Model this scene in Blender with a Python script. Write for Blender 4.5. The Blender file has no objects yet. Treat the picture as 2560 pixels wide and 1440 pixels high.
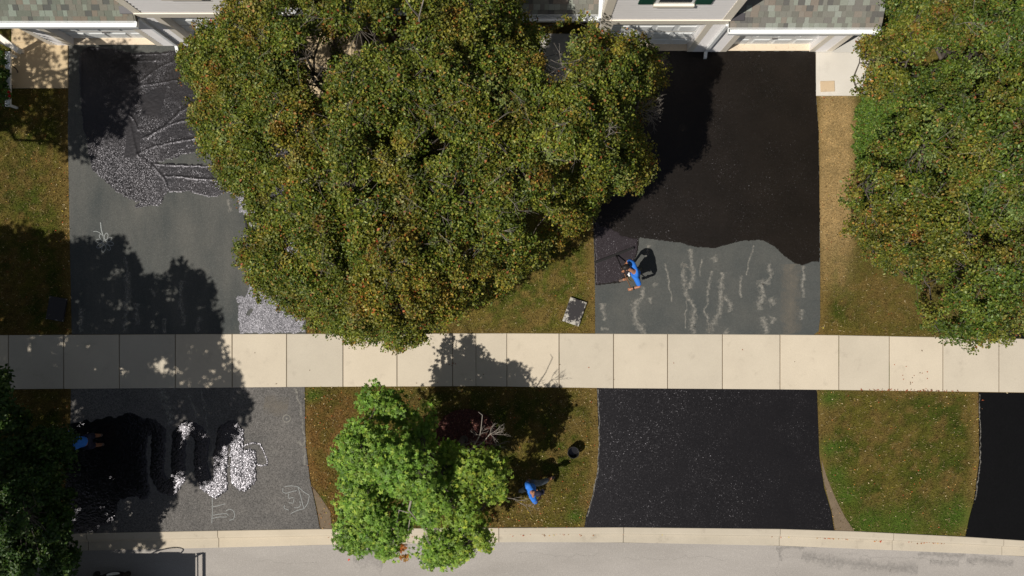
import bpy, math, random
import numpy as np
from mathutils import Vector, Matrix

random.seed(7)
rng = np.random.default_rng(11)
scn = bpy.context.scene
COL = scn.collection

# ------------------------------------------------------------------ camera, sky, sun, exposure
H = 23.0            # camera height over the ground (m)
F = 2024.0          # focal length in pixels of a 2560 px wide frame
cam_d = bpy.data.cameras.new('camera')
cam_d.sensor_width = 36.0
cam_d.lens = 36.0 * F / 2560.0
cam_d.clip_end = 2000
cam = bpy.data.objects.new('camera', cam_d)
cam.location = (0, 0, H)
COL.objects.link(cam)
scn.camera = cam

SUN_EL = math.radians(59.0)
SUN_DIR = math.radians(30.0)        # ground direction in which shadows fall (from +X towards +Y)
K = 1.0 / math.tan(SUN_EL)
SH = np.array([math.cos(SUN_DIR) * K, math.sin(SUN_DIR) * K])   # shadow shift per metre of height
world = bpy.data.worlds.new('World')
scn.world = world
world.use_nodes = True
wn = world.node_tree
bg = wn.nodes['Background']
sky = wn.nodes.new('ShaderNodeTexSky')
sky.sky_type = 'NISHITA'
sky.sun_disc = False
sky.sun_elevation = SUN_EL
sky.sun_rotation = math.atan2(-math.cos(SUN_DIR), -math.sin(SUN_DIR))
hs = wn.nodes.new('ShaderNodeHueSaturation'); hs.inputs['Saturation'].default_value = 0.6
wn.links.new(sky.outputs[0], hs.inputs['Color']); wn.links.new(hs.outputs[0], bg.inputs[0])
bg.inputs[1].default_value = 0.05
sl = bpy.data.lights.new('sun', 'SUN')
sl.energy = 4.6
sl.angle = math.radians(0.5)
sl.color = (1.0, 0.955, 0.88)
so = bpy.data.objects.new('sun', sl)
so.rotation_euler = Vector((math.cos(SUN_EL) * math.cos(SUN_DIR), math.cos(SUN_EL) * math.sin(SUN_DIR), -math.sin(SUN_EL))).to_track_quat('-Z', 'Y').to_euler()
so.location = (-12, -8, 30)
COL.objects.link(so)
scn.view_settings.view_transform = 'Standard'
scn.view_settings.look = 'None'
scn.view_settings.exposure = 0.0
scn.view_settings.gamma = 1.0
scn.view_settings.use_curve_mapping = False

# ------------------------------------------------------------------ helpers
def G(px, py, z=0.0):
    """point of the place seen at photo position px,py when it is z metres up"""
    s = (H - z) / F
    return ((px - 1280.0) * s, (720.0 - py) * s, z)

def GX(px): return (px - 1280.0) / 88.0
def GY(py): return (720.0 - py) / 88.0

ORIG = {}
def link(o, parent=None):
    COL.objects.link(o)
    if parent is not None:
        o.parent = parent
        L = ORIG.get(parent.name)
        if L is not None:
            o.location = Vector(o.location) - L
    return o

def thing(name, label, cat, loc=(0, 0, 0), group=None):
    o = bpy.data.objects.new(name, None)
    o.empty_display_size = 0.3
    o.location = loc
    COL.objects.link(o)
    ORIG[o.name] = Vector(loc)
    o['label'] = label
    o['category'] = cat
    if group: o['group'] = group
    return o

def tag(o, label, cat, group=None):
    o['label'] = label; o['category'] = cat
    if group: o['group'] = group
    return o

def mesh_obj(name, me, mat=None, parent=None, smooth=False, kind=None):
    if mat is not None and not me.materials:
        me.materials.append(mat)
    if smooth:
        me.polygons.foreach_set('use_smooth', np.ones(len(me.polygons), dtype=bool))
    o = bpy.data.objects.new(name, me)
    if kind: o['kind'] = kind
    return link(o, parent)

def mk(name, verts, faces, mat, parent=None, smooth=False, kind=None):
    me = bpy.data.meshes.new(name)
    me.from_pydata([tuple(v) for v in verts], [], [tuple(f) for f in faces])
    me.update()
    return mesh_obj(name, me, mat, parent, smooth, kind)

def np_mesh(name, V, faces, mat, parent=None, smooth=False, kind=None, color=None, attrs=None):
    """V (N,3), faces (M,k) numpy"""
    me = bpy.data.meshes.new(name)
    n = len(V); m, k = faces.shape
    me.vertices.add(n); me.vertices.foreach_set('co', np.ascontiguousarray(V, dtype=np.float32).ravel())
    me.loops.add(m * k); me.loops.foreach_set('vertex_index', np.ascontiguousarray(faces, dtype=np.int32).ravel())
    me.polygons.add(m)
    me.polygons.foreach_set('loop_start', np.arange(0, m * k, k, dtype=np.int32))
    me.update(calc_edges=True)
    if color is not None:
        a = me.attributes.new('col', 'FLOAT_COLOR', 'POINT')
        c = np.ones((n, 4), dtype=np.float32); c[:, :3] = color
        a.data.foreach_set('color', c.ravel())
    if attrs:
        for an, av in attrs.items():
            a = me.attributes.new(an, 'FLOAT', 'POINT')
            a.data.foreach_set('value', np.ascontiguousarray(av, dtype=np.float32))
    return mesh_obj(name, me, mat, parent, smooth, kind)

class MB:
    def __init__(s): s.v = []; s.f = []
    def hexa(s, p):                     # 8 points: bottom 4 ccw, top 4 ccw
        b = len(s.v); s.v += [tuple(q) for q in p]
        for f in ((3, 2, 1, 0), (4, 5, 6, 7), (0, 1, 5, 4), (1, 2, 6, 5), (2, 3, 7, 6), (3, 0, 4, 7)):
            s.f.append(tuple(b + i for i in f))
        return s
    def box(s, x0, x1, y0, y1, z0, z1):
        return s.hexa([(x0, y0, z0), (x1, y0, z0), (x1, y1, z0), (x0, y1, z0), (x0, y0, z1), (x1, y0, z1), (x1, y1, z1), (x0, y1, z1)])
    def rbox(s, cx, cy, w, d, ang, z0, z1, ch=0.0):
        c, sn = math.cos(ang), math.sin(ang)
        def r(x, y, z): return (cx + x * c - y * sn, cy + x * sn + y * c, z)
        def ring(i, z): return [r(-w/2+i, -d/2+i, z), r(w/2-i, -d/2+i, z), r(w/2-i, d/2-i, z), r(-w/2+i, d/2-i, z)]
        if ch <= 0: return s.hexa(ring(0, z0) + ring(0, z1))
        b = len(s.v); s.v += ring(0, z0) + ring(0, z1 - ch) + ring(ch, z1)
        s.f += [(b+3, b+2, b+1, b), (b+8, b+9, b+10, b+11)]
        for k in (0, 4):
            for i in range(4):
                j = (i + 1) % 4
                s.f.append((b+k+i, b+k+j, b+k+4+j, b+k+4+i))
        return s
    def tube(s, pts, rad, n=8, caps=True):
        pts = [Vector(p) for p in pts]
        if not hasattr(rad, '__len__'): rad = [rad] * len(pts)
        rings = []
        for i, p in enumerate(pts):
            d = (pts[min(i + 1, len(pts) - 1)] - pts[max(i - 1, 0)]).normalized()
            u = d.cross(Vector((0, 0, 1)))
            if u.length < 0.05: u = d.cross(Vector((0, 1, 0)))
            u.normalize(); w = d.cross(u).normalized()
            b = len(s.v)
            for k in range(n):
                a = 2 * math.pi * k / n
                s.v.append(tuple(p + (u * math.cos(a) + w * math.sin(a)) * rad[i]))
            rings.append(b)
        for i in range(len(rings) - 1):
            a, b = rings[i], rings[i + 1]
            for k in range(n):
                j = (k + 1) % n
                s.f.append((a + k, a + j, b + j, b + k))
        if caps:
            s.f.append(tuple(rings[0] + k for k in range(n))[::-1]); s.f.append(tuple(rings[-1] + k for k in range(n)))
        return s
    def prism(s, poly, z0, z1):
        n = len(poly); b = len(s.v)
        s.v += [(x, y, z0) for x, y in poly] + [(x, y, z1) for x, y in poly]
        s.f.append(tuple(b + n + i for i in range(n)))
        s.f.append(tuple(b + i for i in range(n))[::-1])
        for i in range(n):
            j = (i + 1) % n
            s.f.append((b + i, b + j, b + n + j, b + n + i))
        return s
    def lathe(s, cx, cy, prof, n=20, close=False):
        rings = []
        for r, z in prof:
            b = len(s.v); rings.append(b)
            for k in range(n):
                a = 2 * math.pi * k / n
                s.v.append((cx + r * math.cos(a), cy + r * math.sin(a), z))
        for i in range(len(rings) - 1):
            for k in range(n):
                j = (k + 1) % n
                s.f.append((rings[i] + k, rings[i] + j, rings[i+1] + j, rings[i+1] + k))
        s.f.append(tuple(rings[0] + k for k in range(n))[::-1])
        s.f.append(tuple(rings[-1] + k for k in range(n)))
        return s
    def build(s, name, mat, parent=None, smooth=False, kind=None):
        return mk(name, s.v, s.f, mat, parent, smooth, kind)

def tri_poly(poly):
    """ccw ordering"""
    a = sum(poly[i][0] * poly[(i+1) % len(poly)][1] - poly[(i+1) % len(poly)][0] * poly[i][1] for i in range(len(poly)))
    return poly if a > 0 else poly[::-1]

def inside(px, py, poly):
    r = np.zeros(px.shape, bool); n = len(poly)
    for i in range(n):
        x0, y0 = poly[i]; x1, y1 = poly[(i + 1) % n]
        c = ((y0 > py) != (y1 > py)) & (px < (x1 - x0) * (py - y0) / ((y1 - y0) if y1 != y0 else 1e-9) + x0)
        r ^= c
    return r

def dist_line(px, py, pts, closed=False):
    d = np.full(px.shape, 1e9); n = len(pts)
    for i in range(n if closed else n - 1):
        x0, y0 = pts[i]; x1, y1 = pts[(i + 1) % n]
        dx, dy = x1 - x0, y1 - y0; L = dx * dx + dy * dy + 1e-9
        t = np.clip(((px - x0) * dx + (py - y0) * dy) / L, 0, 1)
        d = np.minimum(d, np.hypot(px - x0 - t * dx, py - y0 - t * dy))
    return d

class VN:
    """smooth value noise on a lattice, vectorised"""
    def __init__(s, seed):
        s.t = np.random.default_rng(seed).random((256, 256))
    def __call__(s, x, y):
        xi = np.floor(x).astype(int); yi = np.floor(y).astype(int)
        fx = x - xi; fy = y - yi
        fx = fx * fx * (3 - 2 * fx); fy = fy * fy * (3 - 2 * fy)
        a = s.t[xi & 255, yi & 255]; b = s.t[(xi + 1) & 255, yi & 255]
        c = s.t[xi & 255, (yi + 1) & 255]; d = s.t[(xi + 1) & 255, (yi + 1) & 255]
        return (a * (1 - fx) + b * fx) * (1 - fy) + (c * (1 - fx) + d * fx) * fy
    def fbm(s, x, y, o=4):
        r = 0; a = 0.5; t = 0
        for i in range(o):
            r = r + a * s(x + 17.3 * i, y + 31.7 * i); t += a; a *= 0.5; x = x * 2.03; y = y * 2.03
        return r / t
vn = VN(3); vn2 = VN(5); vn3 = VN(9)

# ------------------------------------------------------------------ materials
def new_mat(name):
    m = bpy.data.materials.new(name); m.use_nodes = True
    return m, m.node_tree, m.node_tree.nodes['Principled BSDF']

def noise_node(nt, scale, detail=4, rough=0.6, vec=None, stretch=None):
    n = nt.nodes.new('ShaderNodeTexNoise'); n.inputs['Scale'].default_value = scale
    n.inputs['Detail'].default_value = detail; n.inputs['Roughness'].default_value = rough
    if vec is None:
        tc = nt.nodes.new('ShaderNodeNewGeometry'); vec = tc.outputs['Position']
    if stretch:
        mp = nt.nodes.new('ShaderNodeMapping'); mp.inputs['Scale'].default_value = stretch
        nt.links.new(vec, mp.inputs[0]); vec = mp.outputs[0]
    nt.links.new(vec, n.inputs['Vector'])
    return n

def ramp(nt, src, stops):
    r = nt.nodes.new('ShaderNodeValToRGB')
    while len(r.color_ramp.elements) < len(stops): r.color_ramp.elements.new(0.5)
    for e, (p, c) in zip(r.color_ramp.elements, stops):
        e.position = p; e.color = (c[0], c[1], c[2], 1)
    nt.links.new(src, r.inputs[0])
    return r

def mix(nt, a, b, fac, mode='MIX'):
    m = nt.nodes.new('ShaderNodeMix'); m.data_type = 'RGBA'; m.blend_type = mode
    for sock, v in ((m.inputs[0], fac), (m.inputs[6], a), (m.inputs[7], b)):
        if hasattr(v, 'links'): nt.links.new(v, sock)
        elif isinstance(v, (tuple, list)): sock.default_value = (v[0], v[1], v[2], 1)
        else: sock.default_value = v
    return m.outputs[2]

def bump(nt, bsdf, h, strength=0.5, dist=0.01):
    b = nt.nodes.new('ShaderNodeBump'); b.inputs['Distance'].default_value = dist
    if hasattr(strength, 'links'): nt.links.new(strength, b.inputs['Strength'])
    else: b.inputs['Strength'].default_value = strength
    nt.links.new(h, b.inputs['Height']); nt.links.new(b.outputs[0], bsdf.inputs['Normal'])
    return b

def simple(name, col, rough=0.6, var=0.15, scale=8, bmp=0.0, spec=0.5, metal=0.0, fine=None):
    m, nt, b = new_mat(name)
    n = noise_node(nt, scale)
    c = mix(nt, tuple(x * (1 - var) for x in col), tuple(min(1, x * (1 + var)) for x in col), n.outputs[0])
    if fine:
        n2 = noise_node(nt, fine, 2)
        r = ramp(nt, n2.outputs[0], [(0.3, (0.75,) * 3), (0.7, (1.2,) * 3)])
        c = mix(nt, c, r.outputs[0], 1.0, 'MULTIPLY')
    nt.links.new(c, b.inputs['Base Color'])
    b.inputs['Roughness'].default_value = rough
    b.inputs['Specular IOR Level'].default_value = spec
    b.inputs['Metallic'].default_value = metal
    if bmp: bump(nt, b, n.outputs[0], bmp, 0.01)
    return m

def asphalt(name, c0, c1, grain=0.35, blot=1.1, rough=0.85, stretch=None, gscale=42):
    m, nt, b = new_mat(name)
    n1 = noise_node(nt, blot, 5, 0.62, stretch=stretch)
    base = ramp(nt, n1.outputs[0], [(0.3, c0), (0.7, c1)]).outputs[0]
    n2 = noise_node(nt, gscale, 2, 0.7)
    g = ramp(nt, n2.outputs[0], [(0.28, (1 - grain,) * 3), (0.72, (1 + grain,) * 3)]).outputs[0]
    c = mix(nt, base, g, 1.0, 'MULTIPLY')
    vo = nt.nodes.new('ShaderNodeTexVoronoi'); vo.inputs['Scale'].default_value = 60
    ge = nt.nodes.new('ShaderNodeNewGeometry'); nt.links.new(ge.outputs['Position'], vo.inputs['Vector'])
    sp = ramp(nt, vo.outputs['Color'], [(0.78, (0, 0, 0)), (0.86, (1, 1, 1))]).outputs[0]
    c = mix(nt, c, tuple(min(1, x * 2.2 + 0.02) for x in c1), mix(nt, (0, 0, 0), (grain * 0.6,) * 3, sp))
    nt.links.new(c, b.inputs['Base Color'])
    b.inputs['Roughness'].default_value = rough
    b.inputs['Specular IOR Level'].default_value = 0.3
    bump(nt, b, n2.outputs[0], 0.5, 0.006)
    return m

def sealer(name, col, rough, amp, cell=42, col2=None, spec=0.5, attr=False, patch=0.0, sparse=None):
    """wet or drying asphalt sealer: dark film over coarse grit whose grains each face their own way"""
    m, nt, b = new_mat(name)
    n1 = noise_node(nt, 1.2, 4, 0.6)
    c = ramp(nt, n1.outputs[0], [(0.3, col), (0.7, col2 or col)]).outputs[0]
    nt.links.new(c, b.inputs['Base Color'])
    b.inputs['Specular IOR Level'].default_value = spec
    b.inputs['Roughness'].default_value = rough
    b.inputs['Specular Tint'].default_value = (0.95, 0.92, 1.0, 1)
    ge = nt.nodes.new('ShaderNodeNewGeometry')
    vo = nt.nodes.new('ShaderNodeTexVoronoi'); vo.inputs['Scale'].default_value = cell
    nt.links.new(ge.outputs['Position'], vo.inputs['Vector'])
    v1 = nt.nodes.new('ShaderNodeVectorMath'); v1.operation = 'SUBTRACT'; v1.inputs[1].default_value = (0.5, 0.5, 0.5)
    nt.links.new(vo.outputs['Color'], v1.inputs[0])
    v2 = nt.nodes.new('ShaderNodeVectorMath'); v2.operation = 'SCALE'; nt.links.new(v1.outputs[0], v2.inputs[0])
    src = None
    if attr:
        a = nt.nodes.new('ShaderNodeAttribute'); a.attribute_name = 'spark'; src = a.outputs['Fac']
    elif patch:
        src = ramp(nt, noise_node(nt, patch, 4, 0.65).outputs[0], [(0.40, (0.30,) * 3), (0.62, (1, 1, 1))]).outputs[0]
    if src is None: v2.inputs['Scale'].default_value = amp
    else:
        mu = nt.nodes.new('ShaderNodeMath'); mu.operation = 'MULTIPLY'; mu.inputs[1].default_value = amp
        nt.links.new(src, mu.inputs[0]); nt.links.new(mu.outputs[0], v2.inputs['Scale'])
    if sparse:
        sx = nt.nodes.new('ShaderNodeSeparateXYZ'); nt.links.new(vo.outputs['Color'], sx.inputs[0])
        mm = ramp(nt, sx.outputs[2], [(sparse, (0.18,) * 3), (min(1, sparse + 0.02), (1, 1, 1))]).outputs[0]
        m3 = nt.nodes.new('ShaderNodeMath'); m3.operation = 'MULTIPLY'; nt.links.new(mm, m3.inputs[0])
        if src is None: m3.inputs[1].default_value = amp
        else: nt.links.new(mu.outputs[0], m3.inputs[1])
        nt.links.new(m3.outputs[0], v2.inputs['Scale'])
    v3 = nt.nodes.new('ShaderNodeVectorMath'); v3.operation = 'ADD'
    nt.links.new(ge.outputs['Normal'], v3.inputs[0]); nt.links.new(v2.outputs[0], v3.inputs[1])
    v4 = nt.nodes.new('ShaderNodeVectorMath'); v4.operation = 'NORMALIZE'
    nt.links.new(v3.outputs[0], v4.inputs[0]); nt.links.new(v4.outputs[0], b.inputs['Normal'])
    return m

def attr_mat(name, rough=0.6, trans=0.0, spec=0.3, noise=0.0, nscale=20):
    m, nt, b = new_mat(name)
    a = nt.nodes.new('ShaderNodeAttribute'); a.attribute_name = 'col'
    c = a.outputs['Color']
    if noise:
        n = noise_node(nt, nscale, 4, 0.7)
        c = mix(nt, c, ramp(nt, n.outputs[0], [(0.3, (1 - noise,) * 3), (0.7, (1 + noise,) * 3)]).outputs[0], 1.0, 'MULTIPLY')
    nt.links.new(c, b.inputs['Base Color'])
    b.inputs['Roughness'].default_value = rough
    b.inputs['Specular IOR Level'].default_value = spec
    if trans > 0:
        t = nt.nodes.new('ShaderNodeBsdfTranslucent'); ms = nt.nodes.new('ShaderNodeMixShader')
        br = mix(nt, c, (1.3, 1.5, 0.7), 1.0, 'MULTIPLY'); nt.links.new(br, t.inputs[0])
        ms.inputs[0].default_value = trans
        out = nt.nodes['Material Output']
        nt.links.new(b.outputs[0], ms.inputs[1]); nt.links.new(t.outputs[0], ms.inputs[2]); nt.links.new(ms.outputs[0], out.inputs[0])
    return m

def stain_mat(name, col, scale=30, lo=0.45, hi=0.6, rough=0.9, maxa=0.9):
    """broken chalky mark; the attribute 'edge' is 1 on its spine and 0 at its rim"""
    m, nt, b = new_mat(name)
    b.inputs['Base Color'].default_value = (*col, 1); b.inputs['Roughness'].default_value = rough
    b.inputs['Specular IOR Level'].default_value = 0.2
    a = nt.nodes.new('ShaderNodeAttribute'); a.attribute_name = 'edge'
    n = noise_node(nt, scale, 5, 0.75)
    ad = nt.nodes.new('ShaderNodeMath'); ad.operation = 'ADD'
    mu = nt.nodes.new('ShaderNodeMath'); mu.operation = 'MULTIPLY'; mu.inputs[1].default_value = 0.30
    nt.links.new(a.outputs['Fac'], mu.inputs[0]); nt.links.new(mu.outputs[0], ad.inputs[0]); nt.links.new(n.outputs[0], ad.inputs[1])
    r = ramp(nt, ad.outputs[0], [(lo, (0, 0, 0)), (hi, (maxa,) * 3)])
    nt.links.new(r.outputs[0], b.inputs['Alpha'])
    return m

def concrete(name, c0, c1, stain=(0.2, 0.17, 0.13), sfac=0.35):
    m, nt, b = new_mat(name)
    n1 = noise_node(nt, 0.8, 5, 0.6)
    base = ramp(nt, n1.outputs[0], [(0.3, c0), (0.7, c1)]).outputs[0]
    oi = nt.nodes.new('ShaderNodeObjectInfo')
    v = ramp(nt, oi.outputs['Random'], [(0.0, (0.88, 0.89, 0.90)), (1.0, (1.05, 1.03, 1.0))]).outputs[0]
    base = mix(nt, base, v, 1.0, 'MULTIPLY')
    n2 = noise_node(nt, 2.3, 6, 0.7)
    s = ramp(nt, n2.outputs[0], [(0.58, (0, 0, 0)), (0.8, (sfac,) * 3)]).outputs[0]
    c = mix(nt, base, stain, s)
    n3 = noise_node(nt, 70, 2, 0.6)
    c = mix(nt, c, ramp(nt, n3.outputs[0], [(0.3, (0.93,) * 3), (0.7, (1.06,) * 3)]).outputs[0], 1.0, 'MULTIPLY')
    nt.links.new(c, b.inputs['Base Color'])
    b.inputs['Roughness'].default_value = 0.9; b.inputs['Specular IOR Level'].default_value = 0.2
    bump(nt, b, n3.outputs[0], 0.25, 0.004)
    return m

M = {}
M['walk'] = concrete('walk_concrete', (0.52, 0.455, 0.36), (0.575, 0.505, 0.40))
M['landing'] = concrete('landing_concrete', (0.53, 0.50, 0.45), (0.60, 0.57, 0.52), (0.3, 0.27, 0.24), 0.3)
M['landing_tan'] = concrete('landing_tan_concrete', (0.50, 0.39, 0.24), (0.58, 0.45, 0.29))
M['kerb'] = concrete('kerb_concrete', (0.47, 0.41, 0.32), (0.54, 0.47, 0.37), (0.16, 0.13, 0.10), 0.5)
M['apron'] = concrete('apron_concrete', (0.62, 0.52, 0.40), (0.68, 0.57, 0.44))
M['soil'] = simple('soil', (0.16, 0.12, 0.08), 0.95, 0.25, 6, 0.4, 0.1, fine=60)
M['siding'] = simple('siding', (0.80, 0.77, 0.76), 0.55, 0.05, 3)
M['trim'] = simple('trim', (0.85, 0.77, 0.65), 0.5, 0.05, 3)
M['white'] = simple('white_paint', (0.82, 0.83, 0.83), 0.35, 0.04, 4)
M['door'] = simple('door_paint', (0.84, 0.85, 0.84), 0.45, 0.03, 3)
M['doorpan'] = simple('door_panel_paint', (0.80, 0.81, 0.80), 0.45, 0.03, 3)
M['dark'] = simple('dark_cavity', (0.03, 0.028, 0.025), 0.9, 0.2, 4)
M['wall_in'] = simple('porch_wall', (0.30, 0.25, 0.20), 0.8, 0.1, 3)
M['green'] = simple('shutter_green', (0.012, 0.07, 0.045), 0.5, 0.1, 5)
M['glass'] = simple('window_glass', (0.05, 0.06, 0.07), 0.08, 0.1, 2, spec=0.8)
M['blackmetal'] = simple('flashing', (0.06, 0.055, 0.06), 0.5, 0.1, 5)
M['bark'] = simple('bark', (0.10, 0.085, 0.07), 0.9, 0.35, 14, 0.6, 0.1)
M['twig'] = simple('pale_twig', (0.27, 0.235, 0.20), 0.85, 0.25, 10, 0.0, 0.2)
M['shingle'] = attr_mat('shingle', 0.9, 0, 0.15, 0.18, 60)
M['leaf'] = attr_mat('leaf', 0.55, 0.22, 0.35)
M['maple'] = attr_mat('maple_leaf', 0.5, 0.25, 0.35)
M['blade'] = attr_mat('grass_blade', 0.7, 0.15, 0.15)
M['lawn'] = attr_mat('lawn_soil', 0.95, 0, 0.1, 0.35, 30)
M['litter'] = attr_mat('dry_leaf', 0.7, 0.1, 0.2)
M['chalk'] = stain_mat('chalk', (0.45, 0.47, 0.46), 60, 0.46, 0.74, maxa=0.75)
M['scuff_and_highlight'] = stain_mat('scuff_and_highlight', (0.33, 0.31, 0.27), 13, 0.60, 0.92, maxa=0.7)  # scuff marks, and the painted highlight along the sealer edges
M['dustband'] = stain_mat('dust', (0.22, 0.19, 0.15), 5, 0.45, 0.95, maxa=0.5)
M['oil'] = stain_mat('oil', (0.14, 0.135, 0.13), 11, 0.52, 0.98, maxa=0.32)
M['as_right'] = asphalt('asphalt_right', (0.054, 0.059, 0.057), (0.083, 0.083, 0.075), 0.20, 0.9)
M['as_left'] = asphalt('asphalt_left', (0.048, 0.053, 0.051), (0.100, 0.097, 0.086), 0.24, 1.0, stretch=(1, 0.35, 1))
M['as_old'] = asphalt('asphalt_old', (0.085, 0.08, 0.075), (0.125, 0.115, 0.105), 0.55, 0.8, gscale=30)
M['street'] = asphalt('street_asphalt', (0.285, 0.26, 0.235), (0.36, 0.33, 0.30), 0.16, 0.7, stretch=(0.4, 1.3, 1))
M['seal_dry'] = sealer('sealer_drying', (0.0085, 0.0066, 0.0046), 0.38, 0.80, 62, (0.0125, 0.0095, 0.0070), 0.26, patch=0.8, sparse=0.86)
M['seal_new'] = sealer('sealer_set', (0.0065, 0.0058, 0.0060), 0.37, 0.88, 66, (0.0088, 0.0078, 0.0080), 0.30, patch=0.6, sparse=0.80)
M['seal_black'] = sealer('sealer_black', (0.003, 0.003, 0.0028), 0.5, 0.1, 40, (0.0035, 0.0035, 0.0035), 0.15)
M['seal_wet'] = sealer('sealer_wet', (0.008, 0.0075, 0.0075), 0.33, 0.84, 92, (0.013, 0.011, 0.010), 0.42, attr=True)
M['seal_pool'] = sealer('sealer_pool', (0.003, 0.003, 0.0032), 0.27, 0.30, 85, None, 0.6, attr=True)
M['seal_film'] = sealer('sealer_fresh_film', (0.020, 0.015, 0.0165), 0.40, 0.95, 66, (0.026, 0.020, 0.022), 0.36, patch=1.5, sparse=0.72)
M['slurry'] = sealer('sealer_slurry', (0.06, 0.058, 0.062), 0.42, 0.62, 95, (0.11, 0.107, 0.113), 1.0, attr=True)

# ------------------------------------------------------------------ ground outlines (photo pixels at ground height)
def interp(pts, x): return float(np.interp(x, [p[0] for p in pts], [p[1] for p in pts]))
KB = [(-700, 1366), (0, 1340), (175, 1334), (500, 1327), (800, 1322), (1290, 1319), (1560, 1318), (1950, 1322), (2140, 1328), (2420, 1342), (2560, 1351), (3300, 1400)]   # back of kerb
KG = [(-700, 1408), (0, 1384), (180, 1379), (500, 1372), (800, 1364), (1290, 1357), (1560, 1358), (1950, 1366), (2250, 1378), (2560, 1392), (3300, 1442)]            # gutter edge
WT = [(-700, 840), (0, 838), (600, 835), (1300, 833), (2050, 837), (2560, 847), (3300, 858)]
WB = [(-700, 976), (0, 973), (160, 972), (760, 967), (1200, 965), (1500, 970), (2050, 974), (2560, 981), (3300, 992)]

DRV = {
 'left_up': [(173, 105), (170, 330), (175, 600), (180, 836), (766, 834), (757, 500), (745, 105)],
 'left_low': [(178, 971), (175, 1140), (160, 1250), (135, 1336)] + [(x, interp(KB, x)) for x in (300, 450, 650)] + [(800, 1322), (790, 1270), (775, 1200), (763, 1100), (762, 967)],
 'right_up': [(1483, 124), (1483, 560), (1487, 700), (1488, 835), (1800, 836), (2033, 837), (2046, 828), (2050, 795), (2050, 640), (2046, 330), (2040, 240), (2038, 124)],
 'right_low': [(1492, 970), (1497, 1100), (1493, 1180), (1480, 1240), (1465, 1290), (1461, 1318), (1700, 1320), (1950, 1322), (2085, 1325), (2078, 1280), (2060, 1220), (2048, 1140), (2042, 974)],
 'far_low': [(2446, 981), (2448, 1150), (2435, 1250), (2422, 1300), (2413, 1342), (2560, 1351), (3080, 1384), (3060, 1250), (3020, 990)],
 'far_up': [(2480, 124), (2480, 845), (3040, 853), (3040, 124)],
}
LAND = {'left': (30, 172, 62, 221), 'mid_a': (766, 908, 70, 245), 'mid_b': (1345, 1483, 85, 240), 'right': (2039, 2180, 85, 240)}

def poly_w(p): return tri_poly([(GX(x), GY(y)) for x, y in p])

# big ground to the horizon
mk('ground', [(-400, -400, -0.13), (400, -400, -0.13), (400, 400, -0.13), (-400, 400, -0.13)], [(0, 1, 2, 3)],
   simple('far_grass', (0.06, 0.07, 0.02), 0.95, 0.3, 1.5, 0, 0.1, fine=20), kind='structure')
# street
sp = [(x, interp(KG, x)) for x in range(-700, 3301, 200)] + [(3300, 2300), (-700, 2300)]
MB().prism(poly_w(sp), -0.20, -0.075).build('street', M['street'], kind='structure')

# ---- driveways
def driveway(name, key, mat, z=0.012):
    return MB().prism(poly_w(DRV[key]), -0.06, z).build(name, mat, kind='structure')
driveway('driveway_upper_left', 'left_up', M['as_left'])
driveway('driveway_lower_left', 'left_low', M['as_old'])
driveway('driveway_upper_right', 'right_up', M['as_right'])
driveway('driveway_lower_right', 'right_low', M['seal_new'])
driveway('driveway_far_lower', 'far_low', M['seal_black'])
driveway('driveway_far_upper', 'far_up', M['seal_black'])

# ---- sidewalk slabs
walk = bpy.data.objects.new('sidewalk', None); COL.objects.link(walk); walk['kind'] = 'structure'
ORIG[walk.name] = Vector((0, 0, 0))
jt = [-560, -418, -276, -134, 22, 160, 299, 439, 581, 717, 858, 993, 1132, 1190, 1267, 1398, 1534, 1669, 1806, 1950, 2097, 2223, 2357, 2497, 2632, 2770, 2905, 3040]
def slab(name, x0, x1, yt, yb, z, parent, mat, jag=False, gap=0.9, tilt=0.0):
    """paving slab with a rounded arris; yt(x), yb(x) give its edges"""
    g = gap
    o = [(x0 + g, yb(x0)), (x1 - g, yb(x1)), (x1 - g, yt(x1)), (x0 + g, yt(x0))]
    i = [(x0 + g + 1.0, yb(x0) - 1.0), (x1 - g - 1.0, yb(x1) - 1.0), (x1 - g - 1.0, yt(x1) + 1.0), (x0 + g + 1.0, yt(x0) + 1.0)]
    dz = [random.uniform(-0.003, 0.003) for _ in range(4)]
    v = [(GX(a), GY(b), -0.08) for a, b in o] + [(GX(a), GY(b), z - 0.010) for a, b in o] + [(GX(a), GY(b), z + dz[k]) for k, (a, b) in enumerate(i)]
    f = [(8, 9, 10, 11)]
    for k in (0, 4):
        for j in range(4):
            j2 = (j + 1) % 4
            f.append((k + j, k + j2, k + 4 + j2, k + 4 + j))
    return mk(name, v, f, mat, parent)
for a, b in zip(jt[:-1], jt[1:]):
    ga = 0.45 if b == 1190 or a == 1190 else 0.9
    tilt = 0
    slab('paving_slab', a, b, lambda x: interp(WT, x), lambda x: interp(WB, x), 0.022, walk, M['walk'], gap=ga)
MB().prism(poly_w([(x, interp(WT, x) + 2) for x in range(-560, 3041, 400)] + [(x, interp(WB, x) - 2) for x in range(3040, -561, -400)]), -0.07, -0.004).build('joint_bed', M['soil'], walk)

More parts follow.
